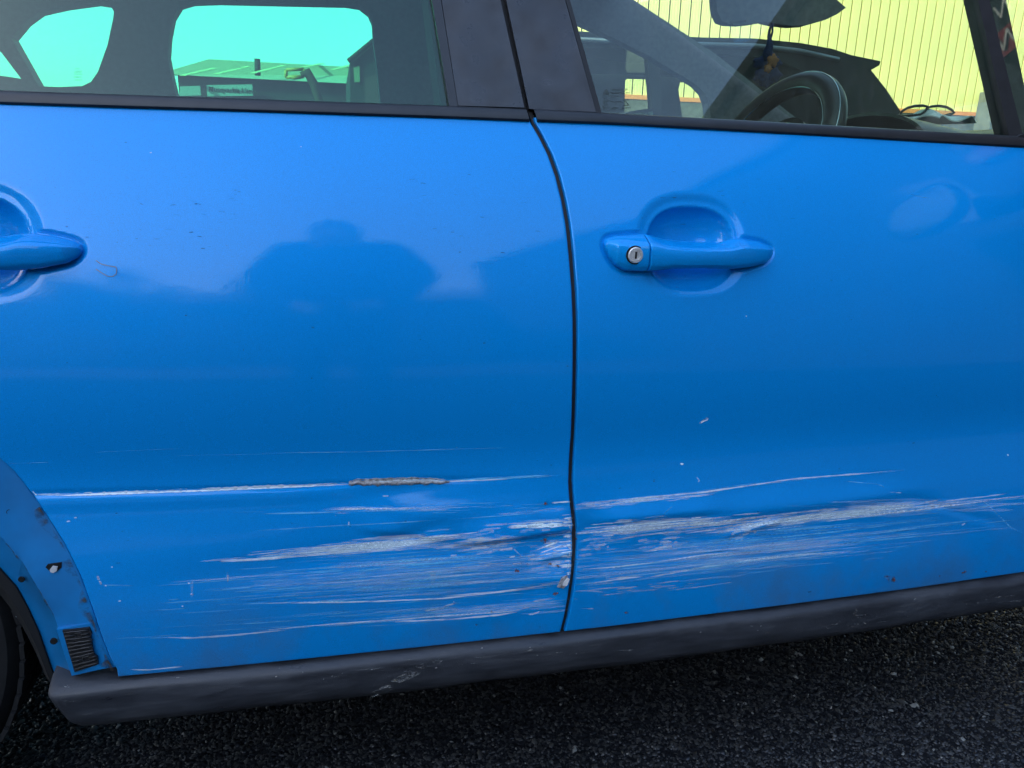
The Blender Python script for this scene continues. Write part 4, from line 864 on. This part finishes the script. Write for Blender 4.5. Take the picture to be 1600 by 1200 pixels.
# ================================================================== BEYOND THE CAR
# --- building with pale yellow profiled cladding
def yellow_unit():
    WY = 11.0; b = thing('clad_building', 'pale yellow building with ribbed metal cladding and orange flashing beyond the car', 'building', (0, 0, 0))
    pan = mat('cream_cladding', (.70, .63, .26), .55, noise=.9, col2=(.58, .53, .23)); brick = mat('plinth_block', (.10, .10, .095), .9, noise=12); org = mat('orange_flashing', (.62, .22, .07), .5)
    zb_ = float(np.mean([at(np.array(1000.), np.array(156.), WY)[2], at(np.array(1540.), np.array(176.), WY)[2]])); H = 7.5
    x0 = float(at(np.array(872.), np.array(100.), WY)[0]); x1 = 15.0; pitch = .172
    prof = [(0, .085), (.015, .084), (.016, .0), (.030, .0), (.036, .0014), (.050, .0014), (.056, 0), (.082, 0), (.088, .0014), (.100, .0014), (.106, 0), (.130, 0), (.136, .0014), (.146, .0014), (.150, 0), (.1595, 0), (.1605, .084), (pitch, .085)]
    V = [(x, y, z_) for z_ in (zb_+.03, H) for x, y in prof]; n = len(prof); F = [(i, i+1, i+1+n, i+n) for i in range(n-1)]
    me = bpy.data.meshes.new('cladding_panel'); me.from_pydata(V, [], F); me.update(); me.materials.append(pan)
    for i in range(int((x1-x0)/pitch)):
        o = bpy.data.objects.new('cladding_panel', me); COL.objects.link(o); o.parent = b; o.location = (x0+i*pitch, WY, 0)
    box('frame_wall', (x0+.02, WY+.06, 0), (x1-.1, WY+9, H-.05), brick, b); box('plinth', (x0, WY-.05, 0), (x1, WY+.05, zb_-.035), brick, b); box('flashing', (x0, WY-.06, zb_-.035), (x1, WY+.04, zb_+.03), org, b)
    roofm = mat('roof_sheet', (.25, .26, .27), .6); box('roof', (x0-.1, WY-.15, H), (x1, WY+9.1, H+.12), roofm, b)
    # downpipe and block pier at the wall's right
    pr = ats([(1546, 178), (1553, 142), (1562, 142), (1562, 180)], WY-.4); box('pier', (pr[0][0], WY-.45, 0), (pr[0][0]+.55, WY-.10, float(pr[1][2])), brick, b, .02)
yellow_unit()
# --- dark hatchback parked between the car and the wall
def parked_car():
    c = thing('parked_hatchback', 'dark parked hatchback with roof spoiler seen through the front door window', 'car', (0, 0, 0)); Y0, Y1 = 2.75, 4.25
    body = mat('dark_car_paint', (.022, .030, .032), .3, coat=1., noise=3, col2=(.018, .024, .026)); trim = mat('dark_car_lining', (.05, .06, .062), .7)
    outer = [(230, 330), (250, 240), (330, 218), (640, 200), (700, 150), (770, 90), (830, 58), (905, 49), (1000, 54), (1100, 58.5), (1180, 60), (1250, 67), (1300, 76), (1330, 86), (1376, 95.5), (1374, 102), (1361, 109.5), (1385, 140), (1406, 172), (1440, 230), (1450, 330)]
    w1 = [(735, 200), (800, 110), (830, 84), (900, 74), (1000, 76), (1012, 90), (1018, 158), (1020, 200)]; w2 = [(1034, 200), (1032, 100), (1036, 84), (1120, 84), (1180, 88), (1225, 98), (1262, 116), (1285, 140), (1290, 200)]
    pw1 = [ats(l, Y0) for l in (outer, w1, w2)]; plate('near_side', pw1, .05, body, c)
    for w in (w1, w2): plate('side_window', [ats(w, Y0+.02)], .004, 'glass_plain', c)
    # far side has the same openings, at its own depth
    f1 = [(975, 200), (977, 126), (981, 122), (1014, 123), (1021, 128), (1024, 200)]; f2 = [(1068, 200), (1060, 140), (1063, 128), (1073, 127.5), (1090, 136), (1102, 150), (1106, 200)]; f3 = [(1244, 200), (1246, 158), (1253, 152), (1262, 155), (1272, 151), (1281, 156), (1282, 200)]
    far = [(230, 330), (250, 250), (330, 228), (650, 205), (780, 100), (840, 66), (905, 62), (1100, 70), (1250, 80), (1330, 96), (1356, 112), (1398, 175), (1430, 330)]
    plate('far_side', [ats(l, Y1) for l in (far, f1, f2, f3)], .05, trim, c)
    # roof skin between the two sides
    a = ats([(230, 330), (250, 240), (330, 218), (640, 200), (700, 150), (770, 90), (830, 58), (905, 49), (1000, 54), (1100, 58.5), (1180, 60), (1250, 67), (1300, 76), (1330, 86), (1361, 109.5), (1385, 140), (1406, 172), (1440, 230)], Y0); rows = []
    for t in np.linspace(0, 1, 10): p = a.copy(); p[:, 1] = Y0+.03+(Y1-Y0-.06)*t; p[:, 2] += .02*math.sin(math.pi*t)-.004; rows.append(p)
    sheet('roof', np.array(rows), body, c, .02, dirn=(0, 0, -1))
    e = ats([(905, 62), (1000, 66), (1100, 70), (1180, 72), (1250, 80), (1310, 93)], Y0-.02); tube('roof_rail', e, .012, mat('rail_trim', (.22, .25, .27), .35, .6), c, 8)
    sp = ats([(1300, 76), (1330, 86), (1376, 95.5), (1374, 102), (1361, 109.5), (1330, 98)], Y0+.05); plate('spoiler', [sp], 1.35, body, c)
    for x in (480, 1330):
        p = ats([(x, 330)], Y0)[0]; lathe('wheel', [(.2, 0), (.29, .01), (.31, .04), (.31, .16), (.28, .2), (.1, .2)], 'tyre', c, 40, loc=(p[0], Y0-.02, .31))
parked_car()
# --- far workshop with pale roof and sign
def workshop():
    w = thing('workshop_building', 'far workshop with pale green roof, rooflights and sign boards seen through rear window', 'building'); Y0, Y1 = 30., 38.
    rm = mat('pale_roof_sheet', (.27, .26, .19), .7, noise=.6, col2=(.25, .24, .175)); lt = mat('rooflight', (.46, .42, .20), .6); wall = mat('dark_wall_sheet', (.022, .022, .024), .8, spec=.1, noise=.8); sign = mat('sign_face', (.20, .20, .21), .7); ink = mat('sign_ink', (.012, .012, .014), .8)
    ev = ats([(276, 128), (420, 124.5), (560, 119.5)], Y0); rd = ats([(327, 103.5), (420, 99.5), (560, 93)], Y1); lf = ats([(276, 114.5)], Y1-1)[0]
    ez = float(ev[:, 2].mean()); rz = float(rd[:, 2].mean())
    V = [(ev[0][0]-.3, Y0, ez), (ev[2][0]+6, Y0, ez), (rd[2][0]+8, Y1, rz), (rd[0][0], Y1, rz), (lf[0]-1, Y1, float(lf[2]))]
    plate('roof', [V], .012, rm, w, (0, .1, -1))
    def roofpt(px, py):
        n = Vector((0, -(rz-ez), Y1-Y0)).normalized(); d = Vector(ray(np.array(float(px)), np.array(float(py)))); o = Vector(CAM); p0 = Vector((0, Y0, ez)); t = (p0-o).dot(n)/d.dot(n); return o+d*t+n*.03
    for a, b in (((281, 119.7), (331, 108)), ((334, 117), (371, 108.6)), ((376, 107), (384, 105)), ((391.5, 115.5), (440, 103.5)), ((462, 108), (500, 100.7)), ((517, 110), (545.5, 102.8))):
        p, q = roofpt(*a), roofpt(*b); s = Vector((0, 0, .16)); plate('rooflight', [[p, q, q+Vector((.2, 0, 0)), p+Vector((.2, 0, 0))]], .02, lt, w, (0, 0, 1))
    wl = float(ev[0][0]); box('wall', (wl, Y0+.3, 0), (float(ev[2][0])+5, Y1-.5, ez+.02), wall, w)
    for l in ([(281, 135), (312.5, 134), (314, 149), (281, 150)], [(322.5, 133), (394, 131.8), (395.5, 149.5), (324, 150.5)]):
        P = ats(l, Y0-.02); plate('sign_board', [P], .10, sign, w)
    c = ats([(364, 141)], Y0-.04)[0]; k = Y0*1.03/1200
    mt = Matrix.Translation(Vector(c)) @ Matrix.Rotation(math.pi/2, 4, 'X'); text_mesh('sign_lettering', 'Husqvarna', 9.5*k, ink, w, Matrix.Translation(Vector(c)+Vector((-12*k, 0, 0))) @ Matrix.Rotation(math.pi/2, 4, 'X'), .01)
    text_mesh('sign_lettering', 'Sales & Service', 8.5*k, ink, w, Matrix.Translation(Vector(c)+Vector((15*k, 0, .0))) @ Matrix.Rotation(math.pi/2, 4, 'X') @ Matrix.Diagonal((.62, 1, 1, 1)), .01)
    p = ats([(330, 139)], Y0-.04)[0]; plate('sign_emblem', [[(p[0]+a*2.6*k, p[1], p[2]+b*2.8*k) for a, b in ((-1, 1), (1, 1), (1, -.3), (0, -1), (-1, -.3))]], .02, ink, w)
    ch = ats([(402, 106), (402, 92)], Y1-3); tube('chimney', [ch[0]-np.array((0, 0, .3)), ch[1]], .12, wall, w, 12)
workshop()
def dark_unit():
    d = thing('gabled_unit', 'dark gabled building with a small pale window right of the workshop', 'building'); Y0 = 22.
    wall = mat('slate_sheet', (.022, .024, .026), .8, spec=.1, noise=.8); pale = mat('lit_window_tone', (.15, .14, .09), .6); red = mat('red_door', (.05, .012, .016), .7)  # flat pale colour stands in for the window's lit look
    g = ats([(547, 94), (590, 58.5), (760, 40), (760, 320), (548, 300)], Y0); g[-1][2] = 0; g[-2][2] = 0; plate('front_wall', [g], 8., wall, d)
    P = ats([(552.5, 106), (561.5, 102), (562.5, 128), (554, 128.5)], Y0-.05); plate('window', [P], .06, pale, d)
    P = ats([(570, 123), (600, 110), (604, 165), (571, 168)], Y0-.05); plate('door', [P], .06, red, d)
    e = ats([(544, 95.5), (591, 57)], Y0-.1); tube('verge', e, .06, wall, d, 8)
dark_unit()
def lift_():
    l = thing('boom_lift', 'yellow platform lift with raised brown boom standing before the workshop', 'lift'); Y = 20.; k = 21/1200
    yel = mat('lift_yellow', (.30, .15, .02), .6); br = mat('boom_brown', (.035, .022, .015), .8, spec=.1)
    for a, b in (((447, 109), (475, 108)), ((447, 121), (475, 119.5)), ((447, 109), (447, 121.5)), ((475, 108), (475.5, 120)), ((456, 121), (470, 121))): tube('platform_rail', ats([a, b], Y), .045, yel, l, 6)
    p = ats([(470, 117), (480, 113), (490, 130), (499, 158), (512, 200)], Y); tube('boom', p, [.07, .12, .11, .10, .14], br, l, 10)
    q = ats([(512, 200)], Y)[0]; box('chassis', (q[0]-1.2, Y-.7, .25), (q[0]+1.2, Y+.7, float(q[2])), br, l, .05)
    for a in (-.8, .8): lathe('wheel', [(.1, -.1), (.4, -.1), (.42, 0), (.4, .1), (.1, .1)], 'tyre', l, 24, loc=(q[0]+a, Y-.75, .42))
lift_()

# ================================================================== BEHIND THE PHOTOGRAPHER (seen mirrored in paint and glass)
def side_unit():
    b = thing('sign_fronted_unit', 'dark building with lettered sign, mirrored in the front quarter glass', 'building')
    wall = mat('charcoal_cladding', (.014, .018, .021), .9, spec=.05, noise=1); sg = mat('black_sign', (.006, .007, .007), .9, spec=.05); wt = mat('white_letters', (.16, .16, .155), .8, spec=.1); rd = mat('red_sign', (.07, .006, .008), .8, spec=.05); sh = mat('reflection_panel_face', (.05, .06, .075), .8, spec=.1)
    foot = [(5.2, 2.2), (5.2, -9), (3.0, -15.5), (10, -18), (12, 2.2)]; z1 = 6.7
    plate('wall', [[(x, y, 0) for x, y in foot]], z1, wall, b, (0, 0, 1)); plate('roof', [[(x*1.0+(-.12 if x < 6 else .1), y, z1) for x, y in foot]], .18, sg, b, (0, 0, 1))
    box('sign_board', (5.10, -1.98, 4.28), (5.19, .4, 4.75), sg, b); box('sign_band', (5.08, -1.98, 4.04), (5.19, .4, 4.27), rd, b); box('reflection_panel', (5.12, -3.15, 3.0), (5.19, -2.58, 4.12), sh, b)  # pale panel added for the lighter patch mirrored in the front glass
    mt = Matrix(((0, 0, -1, 5.09), (-1, 0, 0, -1.93), (0, 1, 0, 4.42), (0, 0, 0, 1))); text_mesh('sign_lettering', 'NT.', .20, wt, b, mt, .01, 'RIGHT')
    mt = Matrix(((0, 0, -1, 5.07), (-1, 0, 0, -1.90), (0, 1, 0, 4.15), (0, 0, 0, 1))); text_mesh('sign_lettering', 'N', .22, wt, b, mt, .01, 'RIGHT')
side_unit()
def shade_block():  # unseen block added to shade the car, pale to light the door mirror
    b = thing('added_shade_block', 'unseen block added past the left edge to shade the car', 'building'); w = mat('shade_block_face', (.78, .78, .76), .8, noise=1.5)
    box('wall', (-16, -9, 0), (-8, -.6, 10.5), w, b); box('roof', (-16.2, -9.2, 10.5), (-7.8, -.4, 10.75), mat('shade_block_roof', (.12, .12, .12), .7), b)
    for k in range(3):
        for j in range(3): f = box('window', (-8.02, -8+2.6*k, 1.4+3*j), (-7.96, -6.6+2.6*k, 2.9+3*j), 'black_trim', b); box('pane', (-7.97, -7.9+2.6*k, 1.5+3*j), (-7.94, -6.7+2.6*k, 2.8+3*j), 'glass_plain', f)
shade_block()
def back_shed():
    b = thing('low_brick_shed', 'low grey shed across the yard, mirrored in the rear door', 'building'); w = mat('shed_sheet', (.12, .14, .15), .7, noise=.8)
    box('wall', (-14, -22, 0), (4.2, -16, 4.4), w, b); plate('roof', [[(-14.2, -15.8, 4.4), (-14.2, -22.2, 4.4), (-14.2, -19, 5.9)]], 18.6, mat('shed_roof', (.16, .17, .18), .7), b, (1, 0, 0))
back_shed()
def tree(name, label, x, y, h, r, seed):
    g = np.random.default_rng(seed); t = thing(name, label, 'tree', (x, y, 0), 'trees across the yard')
    bark = mat('bark', (.09, .07, .05), .9, noise=20); lf = mat('leaves', (.06, .09, .03), .7, noise=6, col2=(.035, .055, .02))
    tube('trunk', [(0, 0, 0), (.1, 0, h*.3), (.0, .1, h*.6), (.1, 0, h*.9)], [.22, .17, .11, .03], bark, t, 10)
    for i in range(7): a = g.uniform(0, 6.28); z0 = h*g.uniform(.3, .7); tube('limb', [(.05, 0, z0), (r*.4*math.cos(a), r*.4*math.sin(a), z0+h*.12), (r*.8*math.cos(a), r*.8*math.sin(a), z0+h*.2)], [.08, .05, .015], bark, t, 6)
    n = 5000; cl = g.normal(0, 1, (40, 3)); cl = cl/np.linalg.norm(cl, axis=1)[:, None]*g.uniform(.35, 1, (40, 1))*np.array((r, r, h*.36))+np.array((0, 0, h*.64))
    c = cl[g.integers(0, 40, n)]+g.normal(0, r*.17, (n, 3)); a = g.normal(0, 1, (n, 3)); a /= np.linalg.norm(a, axis=1)[:, None]; bb = np.cross(a, g.normal(0, 1, (n, 3))); bb /= np.linalg.norm(bb, axis=1)[:, None]; s = g.uniform(.05, .12, (n, 1))
    V = np.stack([c-a*s, c+bb*s*.5, c+a*s, c-bb*s*.5], 1).reshape(-1, 3); me = fast_mesh('crown', V, np.arange(4*n).reshape(-1, 4)); me.materials.append(lf); link('crown', me, None, t)
tree('yard_tree', 'taller leafy tree across the yard, mirrored at the left of the rear door', -4.3, -13, 5.6, 1.7, 1); tree('yard_tree', 'smaller leafy tree across the yard, mirrored beside the photographer', -1.9, -14.5, 5.5, 1.5, 2)

# --- the photographer
def photographer():
    p = thing('person', 'standing person in dark jacket holding a phone, mirrored in the rear door', 'person', (-.02, -1.36, 0))
    cloth = mat('dark_jacket', (.02, .023, .03), .9, noise=30); skinm = mat('skin', (.45, .28, .20), .55); hair = mat('dark_hair', (.015, .012, .01), .7, bump=(200, 1, .005)); jeans = mat('dark_trousers', (.025, .03, .05), .9, noise=60); phm = mat('phone_case', (.01, .01, .012), .3)
    def skinned(name, J, E, m, sub=2, root=0):
        me = bpy.data.meshes.new(name); me.from_pydata([j[:3] for j in J], E, []); o = bpy.data.objects.new(name, me); COL.objects.link(o)
        o.modifiers.new('s', 'SKIN'); 
        if not me.skin_vertices: bpy.context.view_layer.objects.active = o; 
        sv = me.skin_vertices[0].data if me.skin_vertices else None
        if sv:
            for i, j in enumerate(J): sv[i].radius = (j[3], j[4] if len(j) > 4 else j[3]); sv[i].use_root = (i == root)
        ss = o.modifiers.new('d', 'SUBSURF'); ss.levels = sub; ss.render_levels = sub
        dg = bpy.context.evaluated_depsgraph_get(); m2 = bpy.data.meshes.new_from_object(o.evaluated_get(dg)); bpy.data.objects.remove(o); m2.materials.clear(); m2.materials.append(m)
        return link(name, m2, None, p, True)
    J = [(0, 0, .95, .15, .11), (0, 0, 1.12, .17, .12), (0, .03, 1.30, .19, .12), (0, .07, 1.43, .14, .10), (0, .10, 1.46, .085, .08), (0, .13, 1.50, .084, .095), (0, .135, 1.55, .082, .095), (0, .12, 1.595, .055, .065),
         (.18, .03, 1.43, .11), (.25, .05, 1.24, .085), (.16, .22, 1.03, .050), (.055, .33, .955, .030),
         (-.18, .03, 1.43, .11), (-.25, .05, 1.24, .085), (-.16, .22, 1.03, .050), (-.055, .33, .955, .030),
         (.10, 0, .86, .095), (.115, .02, .48, .064), (.12, -.02, .10, .045), (.125, .10, .04, .042), (-.10, 0, .86, .095), (-.115, .02, .48, .064), (-.12, -.02, .10, .045), (-.125, .10, .04, .042)]
    E = [(0, 1), (1, 2), (2, 3), (3, 4), (4, 5), (5, 6), (6, 7), (2, 8), (8, 9), (9, 10), (10, 11), (2, 12), (12, 13), (13, 14), (14, 15), (0, 16), (16, 17), (17, 18), (18, 19), (0, 20), (20, 21), (21, 22), (22, 23)]
    body = skinned('body', J, E, cloth)
    body.data.materials.append(skinm); body.data.materials.append(jeans)
    for f in body.data.polygons:
        c = f.center; f.material_index = 1 if ((c.z > 1.44 and abs(c.x) < .10 and c.y > .10) or (c.y > .29 and .9 < c.z < 1.1)) else (2 if c.z < .93 and c.y < .2 else 0)
    def ell(name, c, r, m, par, cut=None):
        import bmesh
        bm = bmesh.new(); bmesh.ops.create_uvsphere(bm, u_segments=24, v_segments=16, radius=1)
        if cut: bmesh.ops.delete(bm, geom=[v for v in bm.verts if cut(v.co)], context='VERTS')
        for v in bm.verts: v.co = Vector((c[0]+v.co.x*r[0], c[1]+v.co.y*r[1], c[2]+v.co.z*r[2]))
        me = bpy.data.meshes.new(name); bm.to_mesh(me); bm.free(); return link(name, me, m, par, True)
    ell('hair', (0, .112, 1.54), (.092, .108, .115), hair, p, lambda v: v.y > .45 and v.z < .45 or v.z < -.5)
    for s in (-1, 1):
        ell('eye', (s*.032, .208, 1.515), (.013, .008, .009), 'white', p); ell('ear', (s*.083, .105, 1.50), (.012, .025, .035), skinm, p)
        for i in range(4): tube('finger', [(s*.06, .345, .985-.018*i), (s*.078, .372, .985-.018*i), (s*.066, .388, .985-.018*i), (s*.045, .388, .985-.018*i)], [.009, .009, .0085, .0075], skinm, p, 8)
        tube('thumb', [(s*.045, .345, .985), (s*.045, .362, 1.0), (s*.03, .366, .995)], [.010, .009, .008], skinm, p, 8)
    tube('nose', [(0, .208, 1.525), (0, .225, 1.485), (0, .212, 1.478)], [.008, .013, .010], skinm, p, 8); tube('mouth', [(-.022, .207, 1.445), (0, .213, 1.443), (.022, .207, 1.445)], .005, mat('lips', (.35, .14, .12), .5), p, 8)
    ph = box('mobile_phone', (-.075, -.9785, .905), (.075, -.9705, .982), phm, None, .003); tag(ph, "dark phone held level in the person's hands", 'phone')
photographer()
print('objects', len(bpy.data.objects))
